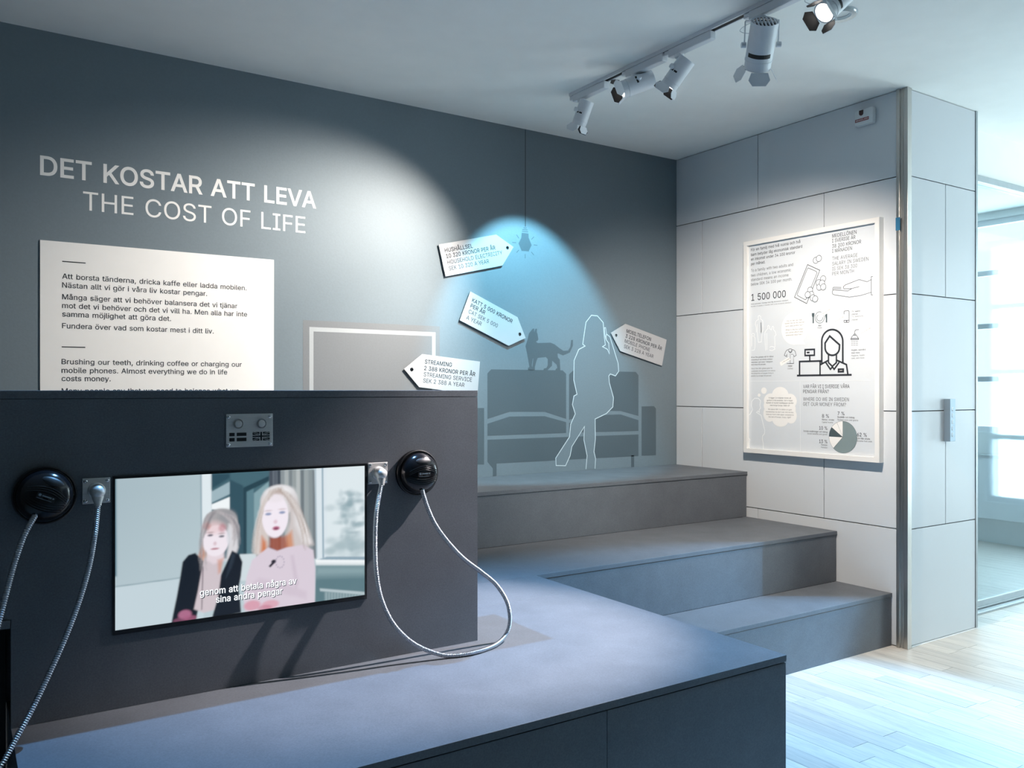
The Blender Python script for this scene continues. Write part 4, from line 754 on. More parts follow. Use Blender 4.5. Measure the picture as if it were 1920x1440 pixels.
for q, s_, tl in ((PW_(c2, [(330,400),(590,235),(640,360),(300,560),(270,500)]), '2 830 kr/mån', ((330, 490), (590, 325))), (PW_(c2, [(670,690),(980,495),(1030,470),(1040,600),(720,790)]), '1 260 kr/mån', ((740, 705), (1000, 555))),
              (PW_(c2, [(1450,1010),(1800,810),(1845,800),(1868,920),(1520,1110)]), '1 120 kr/mån', ((1520, 1050), (1820, 890)))):
    mb = MB(); shape(mb, FR, [q], NP+.0003, .0002); mb.cur = 1; p0, p1 = PW_(c2, tl); text(mb, FR, s_, p0, p1, .0062, NP+.0008, 0); mb.obj('small_price_label', [M_PW, M_PINKL], ps)
q = PW_(c3, [(20,745),(190,640),(245,680),(60,808),(40,800)]); mb = MB(); shape(mb, FR, [q], NP+.0003, .0002); mb.cur = 1; p0, p1 = PW_(c3, ((75, 755), (215, 675))); text(mb, FR, '1 950 kr/mån', p0, p1, .0062, NP+.0008); mb.obj('small_price_label', [M_PW, M_PINKL], ps)
mb = MB(); stroke(mb, FR, PW_(c3, [(160,765),(300,762),(296,575),(310,628),(350,600),(330,520),(300,492),(265,485)]), LW*.8, NP)
stroke(mb, FR, PW_(c3, [(165,640),(165,575),(150,622),(112,600),(140,525),(165,495),(200,485)]), LW*.8, NP); stroke(mb, FR, PW_(c3, [(200,485),(215,470),(250,470),(268,490),(262,535),(232,545),(205,530),(195,500),(232,545),(262,500)]), LW*.8, NP)
stroke(mb, FR, PW_(c3, [(232,545),(232,765)]), LW*.6, NP); stroke(mb, FR, PW_(c3, [(255,578),(278,580)]), LW, NP); mb.obj('shirt_icon', M_PINK, ps)
mb = MB(); stroke(mb, FR, PW_(c3, [(1605,85),(1560,88),(1530,100),(1522,130),(1522,178)]), LW*.8, NP); stroke(mb, FR, PW_(c3, [(1500,178),(1545,176),(1548,198),(1498,200)]), LW*.7, NP, True)
stroke(mb, FR, arcp(c3, 1521, 258, 66, 62, 0, 180, 14), LW*.8, NP); stroke(mb, FR, PW_(c3, [(1445,262),(1598,258),(1598,282),(1445,286)]), LW*.9, NP, True)
for j in range(3):
    for i in range(5): stroke(mb, FR, PW_(c3, [(1465+i*28, 310+j*38), (1465+i*28, 332+j*38)]), LW*.7, NP)
mb.obj('shower_icon', M_PINK, ps)
# cashier
K = .0105
mb = MB()
stroke(mb, FR, PW_(c3, [(862,760),(862,320)])+arcp(c3, 1072, 320, 210, 235, 180, 0, 24)+PW_(c3, [(1283,740)]), K, NP)
stroke(mb, FR, PW_(c3, [(1020,215),(1218,390),(1215,450)])+arcp(c3, 1072, 450, 143, 150, 0, -180, 18)+PW_(c3, [(928,355)]), K, NP, True)
stroke(mb, FR, PW_(c3, [(996,590),(996,745),(1072,820),(1155,745),(1155,590)]), K*.85, NP)
stroke(mb, FR, PW_(c3, [(830,790),(985,705)]), K*.9, NP); stroke(mb, FR, PW_(c3, [(1165,700),(1355,785),(1385,985)]), K*.9, NP)
for q in ([(940,740),(1035,880),(1075,830)], [(1210,740),(1110,880),(1075,830)]): stroke(mb, FR, PW_(c3, q), K*.85, NP+.0001)
shape(mb, FR, [PW_(c3, [(1180,862),(1308,858),(1308,945),(1180,948)])], NP, .0001)
mb.obj('cashier_icon', M_PINK, ps)
mb = MB(); stroke(mb, FR, PW_(c3, [(1218,903),(1272,900)]), .002, NP+.0003); mb.obj('name_badge_line', M_PW, ps)
mb = MB(); stroke(mb, FR, PW_(c3, [(365,1005),(1460,990)]), K, NP); stroke(mb, FR, PW_(c3, [(418,1000),(418,725),(850,712)]), K*.95, NP); stroke(mb, FR, PW_(c3, [(828,712),(828,1000)]), K*.85, NP)
stroke(mb, FR, PW_(c3, [(620,610),(622,715)]), K*.85, NP); stroke(mb, FR, PW_(c3, [(528,488),(714,480),(714,598),(528,604)]), K*.9, NP, True); shape(mb, FR, [PW_(c3, [(562,528),(618,526),(618,560),(562,562)])], NP, .0001)
mb.obj('till_and_counter_icon', M_PINK, ps)
mb = MB()
for q in ([(222, 448), (1570, 440)], [(780, 450), (785, 1235)]): stroke(mb, FR, PW_(c5, q), .0016, NP)
mb.obj('divider_line', M_PWL, ps)
# pie chart
pc = c5(1262, 1078); pr = .0865; a = 90
for nm, pct, m in (('large', 62, M_PTEAL), ('pension', 13, M_PW), ('social', 10, M_PTEALD), ('capital', 8, M_PW), ('student', 7, M_PW)):
    a2 = a-360*pct/100; mb = MB(); arc = [(pc[0]+pr*math.cos(math.radians(a+(a2-a)*i/30)), pc[1]+pr*math.sin(math.radians(a+(a2-a)*i/30))) for i in range(31)]
    shape(mb, FR, [[pc]+arc], NP, .0001); mb.cur = 1; stroke(mb, FR, [pc]+arc, .0012, NP+.0003, True); mb.obj('pie_slice', [m, M_PTEALD], ps); a = a2
# alarm unit
al = thing('alarm_unit', 'white square alarm box with dark red lens high on the panelled wall', 'alarm', onX(1620, 240, XR))
q0 = FR.px(1602.5, 243, .03); q1 = FR.px(1637, 198, .03)
mb = MB(); mb.box(XR-.034, XR, -q1[0], -q0[0], q0[1]+.012, q1[1]-.002, .008); mb.obj('housing', M_ALARM, al, True)
FA = Frame((XR-.0345, 0, 0), (0, -1, 0), (0, 0, 1)); wA = q1[0]-q0[0]
mb = MB(); cx_ = q0[0]+wA*.40; zt = q1[1]-.008; zb_ = q0[1]+.062
shape(mb, FA, [[(cx_-.012, zb_+.012)]+[(cx_+.012*math.cos(math.radians(t)), zb_+.012+.012*math.sin(math.radians(t))) for t in range(200, 345, 20)]+[(cx_+.012, zt), (cx_-.012, zt)]], 0, .004); mb.obj('lens', M_RED, al)
mb = MB(); shape(mb, FA, [[(q0[0]+.006, zb_-.030), (q0[0]+wA*.80, zb_-.030), (q0[0]+wA*.80, zb_-.014), (q0[0]+.006, zb_-.014)]], 0, .0006); mb.cur = 1
text(mb, FA, 'BRANDLARM', (q0[0]+.012, zb_-.0265), (q0[0]+wA*.76, zb_-.0265), .009, .0008); mb.obj('label_strip', [M_REDL, M_PW], al)
# tape on the post
tp = MB(); za, zb2 = onX(1688, 431, 4.035).z, onX(1688, 407, 4.035).z
tp.box(4.0345, 4.0365, 2.522, 2.546, za, zb2); tag(tp.obj('tape_strip', M_TAPE), 'small strip of blue tape on the steel corner post', 'tape')
# metal box on the return
ib = thing('door_opener_box', 'slim blue-grey metal box mounted on the pale return wall', 'door opener', (4.42, YR, 1.16))
z0_, z1_ = onY(1782, 828, 2.465).z, onY(1782, 748, 2.465).z
xa, xb = onY(1781.5, 790, 2.465).x, onY(1791.5, 790, 2.465).x
MB().box(xa, xb, 2.465, YR-.0, z0_, z1_, .0015).obj('housing', M_GREYB, ib)
mb = MB()
for k in range(5):
    zz = z0_+.035+k*.034; pts = [(((xa+xb)/2)+.008*math.cos(t*math.pi/8), 2.4645, zz+.010*math.sin(t*math.pi/8)) for t in range(3, 15)]
    mb.tube(pts, .0012, 6)
mb.obj('embossed_marks', M_LAMP, ib)

# ================================================================== objects on the partition
# --- video screen
vs_ = thing('video_screen', 'flat screen showing two girls and a subtitle, set in the grey partition', 'screen', onY(450, 1150, YP))
s0 = FP.px(211, 893, .003); s1 = FP.px(688, 869, .003); s2 = FP.px(688, 1125, .003); s3 = FP.px(211, 1189, .003)
sa0, sa1 = s0[0], s1[0]; sb1 = (s0[1]+s1[1])/2; sb0 = (s2[1]+s3[1])/2
bz = .0085
t0 = FP.px(216, 897.2, .003); t1 = FP.px(684.2, 874.3, .003); t2 = FP.px(684.4, 1116.5, .003); t3 = FP.px(216, 1181.6, .003)
ia0, ia1, ib1, ib0 = t0[0], t1[0], (t0[1]+t1[1])/2, (t2[1]+t3[1])/2
mb = MB(); shape(mb, FP, [[(sa0, sb0), (sa1, sb0), (sa1, sb1), (sa0, sb1)], [(ia0, ib0), (ia0, ib1), (ia1, ib1), (ia1, ib0)]], -.010, .013); mb.obj('bezel', M_BEZ, vs_)
NX, NY = 416, 234
gx, gy = np.meshgrid(np.linspace(0, 1, NX), np.linspace(0, 1, NY)); AS = (ia1-ia0)/(ib1-ib0)
img = np.zeros((NY, NX, 3)); GX = gx*AS; GY = gy
def SC(x, y):
    a_, b_ = FP.px(x/3.84+200, y/3.84+860, .003); return ((a_-ia0)/(ib1-ib0), (b_-ib0)/(ib1-ib0))
def sdf(poly):
    q = np.array([SC(*p) for p in poly]); d = np.full(GX.shape, 1e9); ins = np.zeros(GX.shape, bool); n = len(q)
    for i in range(n):
        ax, ay = q[i]; bx, by = q[(i+1) % n]; ex, ey = bx-ax, by-ay; wx, wy = GX-ax, GY-ay
        t = np.clip((wx*ex+wy*ey)/(ex*ex+ey*ey+1e-12), 0, 1); d = np.minimum(d, np.hypot(wx-t*ex, wy-t*ey))
        c = ((ay > GY) != (by > GY)); ins ^= c & (GX < ex*(GY-ay)/(ey if abs(ey) > 1e-12 else 1e-12)+ax)
    return np.where(ins, -d, d)
def blend(a, col):
    col = np.array(lin(col)) if isinstance(col, str) else col
    img[:] = img*(1-a[..., None])+col*a[..., None]
def poly(pts, col, soft=.006, k=1.0): blend(np.clip(.5-sdf(pts)/soft, 0, 1)*k, col)
def ell(x, y, rx, ry, col, soft=.15, k=1.0, rot=0):
    c = SC(x, y); ax = SC(x+rx, y)[0]-c[0]; ay = c[1]-SC(x, y+ry)[1]
    dx, dy = GX-c[0], GY-c[1]; ct, st = math.cos(rot), math.sin(rot); dx, dy = dx*ct+dy*st, -dx*st+dy*ct
    d = np.hypot(dx/ax, dy/ay); blend(np.clip((1-d)/soft+.5, 0, 1)*k, col)
img[:] = np.array(lin('#a7bac2')); blend(np.clip(gx*2, 0, 1), '#b4c6cc')
blend(np.clip(1-gy*1.1, 0, 1)*.5, '#c4d4da')
poly([(50,930),(530,862),(700,850),(700,1240),(50,1250)], '#c3d3da'); poly([(50,922),(530,856),(530,864),(50,930)], '#8ba1aa', .003)
poly([(50,140),(70,140),(74,850),(50,850)], '#5f7e8c', .01)
poly([(682,100),(760,95),(760,720),(682,720)], '#dfe9ee', .006); poly([(676,100),(686,100),(690,700),(680,700)], '#8da3ae', .006)
poly([(758,80),(1180,70),(1180,720),(758,720)], '#466874')
poly([(758,238),(890,165),(890,255),(758,318)], '#9fb6bf'); poly([(758,330),(890,275),(890,372),(758,366)], '#f0f5f7')
poly([(758,110),(890,104),(890,140),(758,220)], '#2f4e5c', .02); poly([(888,150),(985,195),(985,690),(925,690),(888,400)], '#33525f', .008)
poly([(985,210),(1170,125),(1170,160),(1010,240),(1050,690),(985,690)], '#27434f', .006); poly([(1010,240),(1060,215),(1060,690),(1010,690)], '#5f828d', .008)
poly([(1062,250),(1170,165),(1170,690),(1062,690)], '#84a3ab', .01); poly([(960,690),(1080,685),(1080,880),(960,880)], '#cfdbe0')
for k in range(12):
    x0 = 1172+k*28; c = ['#4a525d', '#59616c', '#3f4853', '#8b9498', '#a9b0b1', '#7d868a', '#969e9f', '#b4baba', '#6f797e', '#9aa3a5', '#8a9497', '#767f84'][k]
    poly([(x0,80),(x0+30,78),(x0+34,720),(x0+4,720)], c, .012)
poly([(1498,60),(1595,55),(1595,740),(1515,740)], '#dbe6ec', .006); poly([(1550,60),(1562,60),(1568,715),(1556,715)], '#93aab8', .005); poly([(1500,60),(1510,60),(1520,715),(1510,715)], '#aebfc9', .005)
poly([(1585,50),(1870,45),(1870,712),(1590,712)], '#dde8ec', .006)
rng = np.random.RandomState(3)
for k in range(90):
    x = rng.normal(1760, 55); y = rng.uniform(230, 660); ell(x, y, rng.uniform(14, 42), rng.uniform(10, 30), '#8fa8b0' if k % 3 else '#7a96a0', .9, .30)
for k in range(40): ell(rng.uniform(1600, 1860), rng.uniform(560, 690), 40, 22, '#a9bcc2', .9, .35)
poly([(1590,706),(1870,706),(1870,735),(1505,735)], '#8fa6b4', .01); poly([(1505,728),(1870,730),(1870,768),(1510,768)], '#f0f5f7', .006)
poly([(1508,772),(1870,772),(1870,1100),(1500,1100)], '#5e7c84', .008); poly([(1508,772),(1870,772),(1870,840),(1500,850)], '#88a2a8', .06)
poly([(1535,935),(1870,962),(1870,985),(1540,955)], '#b5c5ca', .008); poly([(1570,960),(1870,985),(1870,1030),(1570,1035)], '#7f979d', .01)
for k in range(14): poly([(1580+k*21,965),(1586+k*21,965),(1586+k*21,1030),(1580+k*21,1030)], '#a9bbc0', .006, .7)
# girl on the left
ell(822, 455, 122, 96, '#a6a4a6', .12); ell(870, 420, 60, 50, '#8d8f95', .8, .6)
poly([(880,470),(938,470),(950,640),(930,700),(860,740),(880,600)], '#d8d6da', .02)
poly([(705,560),(690,620),(655,720),(612,800),(670,812),(720,720),(740,660)], '#d9a88e', .02); poly([(690,620),(672,700),(640,790),(655,800),(700,700)], '#cf8057', .02)
poly([(640,680),(590,695),(548,745),(532,850),(505,1000),(480,1120),(468,1185),(640,1180),(690,960),(700,740)], '#131b26', .008)
poly([(905,662),(955,690),(980,745),(968,850),(950,940),(962,1000),(970,1110),(760,1150),(800,1000),(815,860),(868,745)], '#141c27', .008)
poly([(905,680),(930,690),(900,790),(860,860)], '#33414f', .02, .6)
poly([(705,715),(835,715),(822,860),(805,990),(775,1090),(700,1112),(630,1085),(660,950),(690,780)], '#cfc3c9', .01); poly([(690,780),(700,778),(690,1090),(682,1090)], '#6a5f68', .006, .8)
poly([(735,640),(845,640),(850,735),(770,760),(720,730)], '#e3d5dc', .02)
ell(787, 592, 94, 112, '#efe6ee', .10); ell(770, 500, 72, 48, '#e6c9cc', .8, .7); ell(722, 485, 26, 26, '#cc5f49', .8, .9); ell(835, 500, 26, 30, '#b8707c', .8, .6)
ell(880, 560, 16, 60, '#d9dbe2', .6, .7)
for x, y in ((748, 553), (830, 560)): ell(x, y, 20, 8, '#4a4c5c', .6, .9); ell(x, y-20, 26, 6, '#a98f94', .8, .7)
ell(782, 612, 12, 14, '#d3b9c2', .8, .8); ell(781, 650, 30, 7, '#b0707f', .6, .9); poly([(800,730),(845,715),(825,820),(805,830)], '#cf8866', .02, .6)
ell(565, 1125, 48, 34, '#b3708f', .4, .9); ell(600, 1150, 50, 20, '#a86080', .5, .7); ell(520, 1165, 40, 16, '#8f5470', .5, .6)
# girl on the right
ell(1245, 300, 132, 112, '#d9d6d8', .12); poly([(1125,280),(1100,420),(1065,590),(1058,680),(1128,722),(1175,620),(1160,400)], '#d3c8c4', .03)
poly([(1310,240),(1375,290),(1410,430),(1460,520),(1490,620),(1400,650),(1312,692),(1290,600),(1320,440)], '#cdc5c4', .03)
poly([(1345,260),(1400,420),(1475,600),(1430,620),(1360,480)], '#e6e4e6', .04, .8); ell(1250, 235, 90, 36, '#efeef0', .8, .8); poly([(1180,230),(1260,210),(1300,260),(1240,270),(1150,330)], '#a58a7c', .03, .7)
poly([(1120,560),(1150,600),(1160,680),(1135,720),(1112,670)], '#cd7a4e', .03, .95); poly([(1290,560),(1335,520),(1350,640),(1310,690),(1285,640)], '#cf8a60', .03, .85)
poly([(1180,560),(1295,560),(1310,650),(1230,680),(1170,640)], '#a8583f', .03, .8)
poly([(1165,640),(1230,665),(1300,640),(1420,620),(1490,660),(1505,800),(1500,1040),(1300,1080),(1000,1100),(985,1000),(1010,850),(1050,730)], '#d9cdd9', .012)
poly([(1010,930),(1100,860),(1290,900),(1440,960),(1440,1010),(1200,960),(1080,1000)], '#c9b9c8', .03, .5); poly([(1330,700),(1345,700),(1380,900),(1365,930)], '#bba9bb', .03, .5)
ell(1216, 415, 94, 155, '#f1e9f2', .10); ell(1222, 285, 60, 30, '#eae2e8', .8, .8)
for x, y in ((1166, 400), (1266, 388)): ell(x, y, 22, 10, '#8b97b8', .6, .95); ell(x, y-24, 28, 6, '#cbb9bd', .8, .7)
ell(1218, 455, 14, 14, '#dcbfcb', .8, .8); ell(1222, 502, 26, 15, '#b65f80', .6, .95); ell(1222, 505, 16, 7, '#6d3550', .6, .8)
ell(1205, 742, 18, 14, '#2b2733', .3); poly([(1205,735),(1220,745),(1180,785),(1168,775)], '#2b2733', .006)
for k in range(12):
    t = 2*math.pi*k/12; ell(1250+30*math.cos(t), 745+42*math.sin(t), 5, 5, '#9a8fa6', .8, .8)
ell(1050, 1058, 60, 36, '#d79aab', .4, .9); ell(1180, 1050, 62, 30, '#dba5b4', .4, .9); ell(1140, 1075, 50, 20, '#c67f94', .5, .7)
for (hx, x1, y1, n, tones) in (((800, 378), (700, 800), (936, 620), 46, ('#8b878c', '#c9c3c6', '#b9b3b6', '#77757c')), ((1235, 215), (1075, 690), (1440, 640), 60, ('#b8a89f', '#efecec', '#d9cfc9', '#a08f86'))):
    for k in range(n):
        f = rng.uniform(0, 1); left = f < .5; ex, ey = (x1 if left else y1); sx = hx[0]+(f-.5)*150; sy = hx[1]+abs(f-.5)*60
        ex += rng.uniform(-30, 30); ey += rng.uniform(-120, 20); mx_ = (sx+ex)/2+(-60 if left else 60); my_ = (sy+ey)/2-40
        for t in np.linspace(0, 1, 26):
            px_ = (1-t)**2*sx+2*t*(1-t)*mx_+t*t*ex; py_ = (1-t)**2*sy+2*t*(1-t)*my_+t*t*ey
            if hx[0] > 1000 and abs((px_-1216)/88)**2+abs((py_-420)/150)**2 < 1: continue
            if hx[0] < 1000 and abs((px_-787)/90)**2+abs((py_-600)/108)**2 < 1: continue
            c_ = SC(px_, py_); i_ = int(c_[0]/AS*(NX-1)); j_ = int(c_[1]*(NY-1)); i0_, i1_, j0_, j1_ = max(i_-1, 0), i_+2, max(j_-2, 0), j_+3
            img[j0_:j1_, i0_:i1_] = img[j0_:j1_, i0_:i1_]*.86+np.array(lin(tones[k % 4]))*.14
for _ in range(2):
    pd = np.pad(img, ((1, 1), (1, 1), (0, 0)), 'edge')
    img = (pd[:-2, 1:-1]+pd[2:, 1:-1]+pd[1:-1, :-2]+pd[1:-1, 2:]+2*pd[1:-1, 1:-1])/6
vts = [FP.w(ia0+(ia1-ia0)*x, ib0+(ib1-ib0)*y, .0005) for y in np.linspace(0, 1, NY) for x in np.linspace(0, 1, NX)]
fcs = [(j*NX+i, j*NX+i+1, (j+1)*NX+i+1, (j+1)*NX+i) for j in range(NY-1) for i in range(NX-1)]
M_SCR = bpy.data.materials.new('lit_screen_picture'); M_SCR.use_nodes = True; nt = M_SCR.node_tree; b_ = nt.nodes['Principled BSDF']
at_ = nt.nodes.new('ShaderNodeVertexColor'); at_.layer_name = 'picture'; nt.links.new(at_.outputs[0], b_.inputs['Emission Color']); b_.inputs['Emission Strength'].default_value = .83
b_.inputs['Base Color'].default_value = (.01, .01, .012, 1); b_.inputs['Roughness'].default_value = .35
so = mesh_obj('picture', vts, fcs, M_SCR, vs_)
ca = so.data.color_attributes.new('picture', 'FLOAT_COLOR', 'POINT')
ca.data.foreach_set('color', np.concatenate([img.reshape(-1, 3), np.ones((NX*NY, 1))], 1).astype(np.float32).ravel())
def emat(name, col, es):
    return mat(name, (.02, .02, .02), .4, emit=col, es=es)
M_SUB = emat('lit_subtitle', (.93, .96, 1), 1.0); M_SUBD = emat('subtitle_shadow', (.03, .05, .07), .6)
for mtr, dx, dn, off, nm in ((M_SUBD, .0016, .0009, .022, 'subtitle_shadow'), (M_SUB, 0, .0013, .012, 'subtitle_text')):
    mb = MB()
    for s_, x0, y0, x1, y1, cp in (('genom att betala några av', 672, 985, 1370, 905, .0165), ('sina andra pengar', 788, 1032, 1268, 980, .0165)):
        p0 = FP.px(x0/3.84+200, y0/3.84+860, .003); p1 = FP.px(x1/3.84+200, y1/3.84+860, .003); bb = (p0[1]+p1[1])/2
        mb = MB(); text(mb, FP, s_, (p0[0]+dx, bb-dx), (p1[0]+dx, bb-dx), cp, dn, off); mb.obj(nm, mtr, vs_)
# --- language button plate
lp = thing('language_button_plate', 'steel plate with two push buttons and engraved Swedish and British flags above the screen', 'button panel', onY(467, 839, YP))
q0 = FP.px(424, 839.4, .003); q1 = FP.px(511.6, 775.2, .003)
MB().box(q0[0], q1[0], YP-.003, YP, q0[1], q1[1], .0007).obj('plate', M_STEEL2, lp)
def cL(x, y): return FP.px(x/16+410, y/16+760, .003)
def screw(c, r, par, y, name='screw'):
    mb = MB().lathe((c[0], y, c[1]), (0, -1, 0), [(r, 0), (r*.95, r*.25), (r*.6, r*.55), (r*.2, r*.62)], 16, False); s_ = mb.obj(name, M_CHROME, par, True)
for x, y in ((292, 350), (1535, 330), (292, 1185), (1535, 1145)): screw(cL(x, y), .0050, lp, YP-.003)
for x, y in ((575, 555), (1275, 545)):
    c = cL(x, y); r = .0135
    bt = MB().lathe((c[0], YP-.003, c[1]), (0, -1, 0), [(r, 0), (r, .003), (r*.94, .0045), (r*.72, .0045), (r*.68, .003)], 28, False, False).obj('button', M_CHROME, lp, True)
    MB().lathe((c[0], YP-.003, c[1]), (0, -1, 0), [(r*.66, .002), (r*.66, .0055), (r*.58, .0065)], 28, False).obj('push_cap', M_STEEL2, bt, True)
mb = MB(); FPq = Frame((0, YP-.0032, 0), (1, 0, 0), (0, 0, 1))
fx = [cL(x, 950) for x in (318, 478, 540, 832)]; fy = [cL(575, y)[1] for y in (822, 922, 975, 1080)]
for xa_, xb_ in ((0, 1), (2, 3)):
    for ya, yb in ((0, 1), (2, 3)): shape(mb, FPq, [[(fx[xa_][0], fy[yb]), (fx[xb_][0], fy[yb]), (fx[xb_][0], fy[ya]), (fx[xa_][0], fy[ya])]], 0, .0002)
mb.obj('swedish_flag', M_RUB, lp)
mb = MB(); u0, u1 = cL(1015, 900)[0], cL(1530, 900)[0]; v0, v1 = cL(1275, 1055)[1], cL(1275, 795)[1]; uw, uh = u1-u0, v1-v0
def UV(p): return [(u0+x*uw, v0+y*uh) for x, y in p]
shape(mb, FPq, [UV([(0, .42), (.45, .42), (.45, 0), (.55, 0), (.55, .42), (1, .42), (1, .58), (.55, .58), (.55, 1), (.45, 1), (.45, .58), (0, .58)])], 0, .0002)
for sx in (0, 1):
    for sy in (0, 1):
        def mm(p): return [((1-x) if sx else x, (1-y) if sy else y) for x, y in p]
        for q in ([(.12, 0), (.40, 0), (.40, .24)], [(0, .08), (0, .33), (.28, .33)], [(0, 0), (.07, 0), (.385, .28), (.385, .33), (.34, .33), (0, .04)]): shape(mb, FPq, [UV(mm(q))], 0, .0002)
mb.obj('british_flag', M_RUB, lp)
# --- listening pieces with armoured cables
def catmull(P_, step):
    out = []; n = len(P_)
    for i in range(n-1):
        p0, p1, p2, p3 = P_[max(i-1, 0)], P_[i], P_[i+1], P_[min(i+2, n-1)]
        k = max(2, int((p2-p1).length/step))
        for j in range(k):
            t = j/k; out.append(.5*((2*p1)+(p2-p0)*t+(2*p0-5*p1+4*p2-p3)*t*t+(3*p1-p0-3*p2+p3)*t**3))
    out.append(P_[-1]); return out
def audio(label, ec, pc_, pts, rot):
    r = thing('audio_handset', label, 'handset', (ec[0], YP, ec[1]), 'black listening pieces on metal-clad cables')
    # ear piece: flanged dome
    ea = MB().lathe((ec[0], YP, ec[1]), (0, -1, 0), [(.0655, 0), (.0665, .004), (.0665, .012), (.0630, .017), (.0595, .018), (.0590, .024), (.0570, .033), (.0520, .042), (.0440, .0495), (.0320, .0545), (.016, .057), (.003, .0575)], 56, False)
    ea = ea.obj('earpiece', M_BLK, r, True)
    ring = [(ec[0]+.0645*math.cos(t*math.pi/24), YP-.0165, ec[1]+.0645*math.sin(t*math.pi/24)) for t in range(49)]
    MB().tube(ring, .0028, 8).obj('rubber_rim', M_RUB, ea, True)
    cr, sr = math.cos(rot), math.sin(rot)
    prof = [(0, .0575), (.016, .057), (.032, .0545), (.044, .0495), (.052, .042), (.057, .033), (.059, .024)]
    def surf(x, z, lift=0):
        d = min(math.hypot(x, z), .0588)
        for (r0, h0), (r1, h1) in zip(prof[:-1], prof[1:]):
            if d <= r1: h = h0+(h1-h0)*(d-r0)/(r1-r0); break
        return Vector((ec[0]+x*cr-z*sr, YP-h-lift, ec[1]+x*sr+z*cr))
    for k, zz in enumerate((.012, .017, .022, -.016, -.021, -.026, -.031)):
        rm = []
        for i in range(21):
            x = -.044+.088*i/20; z = zz-(.012*(x/.04)**2 if zz > 0 else -.008*(x/.04)**2)
            if math.hypot(x, z) < .056: rm.append(surf(x, z, .0004))
        MB().tube(rm, .0011, 6).obj('grip_rib', M_BLK, ea, True)
    # thumb pad
    pts_ = []; fs_ = []
    for j in range(6):
        for i in range(24):
            t = 2*math.pi*i/24; q = 1-j/5.0
            pts_.append(surf(.024*q*math.cos(t), .037+.0085*q*math.sin(t), .0005+.0022*(1-q*q)))
    for j in range(5):
        for i in range(24): i2 = (i+1) % 24; fs_.append((j*24+i, j*24+i2, (j+1)*24+i2, (j+1)*24+i))
    mesh_obj('thumb_pad', pts_, fs_, M_RUB, ea, smooth=True)
    lb = MB(); a_, b_, c_, d_ = surf(-.020, -.008, .0012), surf(.020, -.008, .0012), surf(.020, .006, .0012), surf(-.020, .006, .0012)
    lb.add([a_, b_, c_, d_], [(0, 1, 2, 3)]); lb.obj('name_plate', M_RUB, ea)
    mk = MB(); mk.lathe(surf(-.014, .001, .0022), (0, -1, 0), [(.0032, 0), (.0030, .0006)], 14)
    for x0, x1, z, h in ((-.009, .011, .001, .0016), (-.018, .014, -.0065, .0005), (.013, .017, .001, .0016)):
        mk.add([surf(x0, z-h, .0024), surf(x1, z-h, .0024), surf(x1, z+h, .0024), surf(x0, z+h, .0024)], [(0, 1, 2, 3)])
    mk.obj('plate_marking', M_GREYB, ea)
    # wall plate
    h = .0305
    bp = MB().box(pc_[0]-h, pc_[0]+h, YP-.003, YP, pc_[1]-h, pc_[1]+h, .0012).obj('bracket_plate', M_STEEL2, r)
    for sx in (-1, 1):
        for sz in (-1, 1): screw((pc_[0]+sx*.0235, pc_[1]+sz*.0235), .0048, bp, YP-.003)
    g = MB(); g.lathe((pc_[0], YP-.003, pc_[1]), (0, -1, 0), [(.0195, 0), (.0195, .006), (.0165, .008), (.0165, .018), (.0150, .030), (.0095, .036), (.003, .038)], 28, False)
    g.lathe((pc_[0], YP-.021, pc_[1]), (0, -.25, -1), [(.0150, 0), (.0130, .016), (.0085, .028), (.0075, .034)], 24, False)
    g.obj('cable_gland', M_STEEL2, r, True)
    P_ = [Vector((pc_[0], YP-.028, pc_[1]-.026))]+pts+[surf(-.002, -.045, -.004)]
    line = catmull(P_, .0012)
    # resample evenly
    acc = [0]
    for a_, b_ in zip(line[:-1], line[1:]): acc.append(acc[-1]+(b_-a_).length)
    n = int(acc[-1]/.00096); ev = []; j = 0
    for i in range(n+1):
        s_ = acc[-1]*i/n
        while j < len(acc)-2 and acc[j+1] < s_: j += 1
        f = (s_-acc[j])/max(acc[j+1]-acc[j], 1e-9); ev.append(line[j].lerp(line[j+1], min(f, 1)))
    MB().tube(ev, lambda i: (.0067, .0067, .0062, .0050, .0062)[i % 5], 10).obj('armoured_cable', M_CABLE, r, True)
pr_ = [(706,960,2.192),(703.5,1020,2.188),(706,1075,2.183),(715,1122,2.178),(735,1166,2.172),(765,1199,2.166),(800,1219,2.155),(840,1229.5,0),(885,1224,0),(925,1211,0),(947,1192,2.185),(956,1165,2.182),(951,1130,2.180),(931,1097,2.178),(903,1073,2.176),(870,1048,2.174),(842,1019,2.172),(817,985,2.172),(801,950,2.176)]
def cabpts(L):
    out = []
    for u, v, y in L:
        if y == 0: d = ray(u, v); t = (EYE-Z2-.0075)/-d.z; p = Vector((d.x*t, d.y*t, Z2+.0075))
        else: p = onY(u, v, y)
        if -.0 < p.x-BX0 and p.z < Z2+.0075: p.z = Z2+.0075
        out.append(p)
    return out
audio('black listening piece right of the screen, its metal cable looping onto the bench', (1.139, 1.075), (1.0177, 1.0795), cabpts(pr_), 0)
pl_ = [(178,1000,2.185),(167,1062,2.175),(149,1125,2.16),(124,1192,2.14),(93,1262,2.12),(60,1330,2.10),(28,1388,2.08),(-4,1445,2.06),(-40,1475,2.07),(-60,1430,2.09),(-52,1360,2.10),(-35,1280,2.12),(-10,1195,2.14),(10,1120,2.16),(26,1060,2.17),(46,1003,2.175)]
audio('black listening piece at the far left of the partition, cable hanging out of view', (.178, 1.075), (.288, 1.077), [onY(*p) for p in pl_], math.radians(-24))

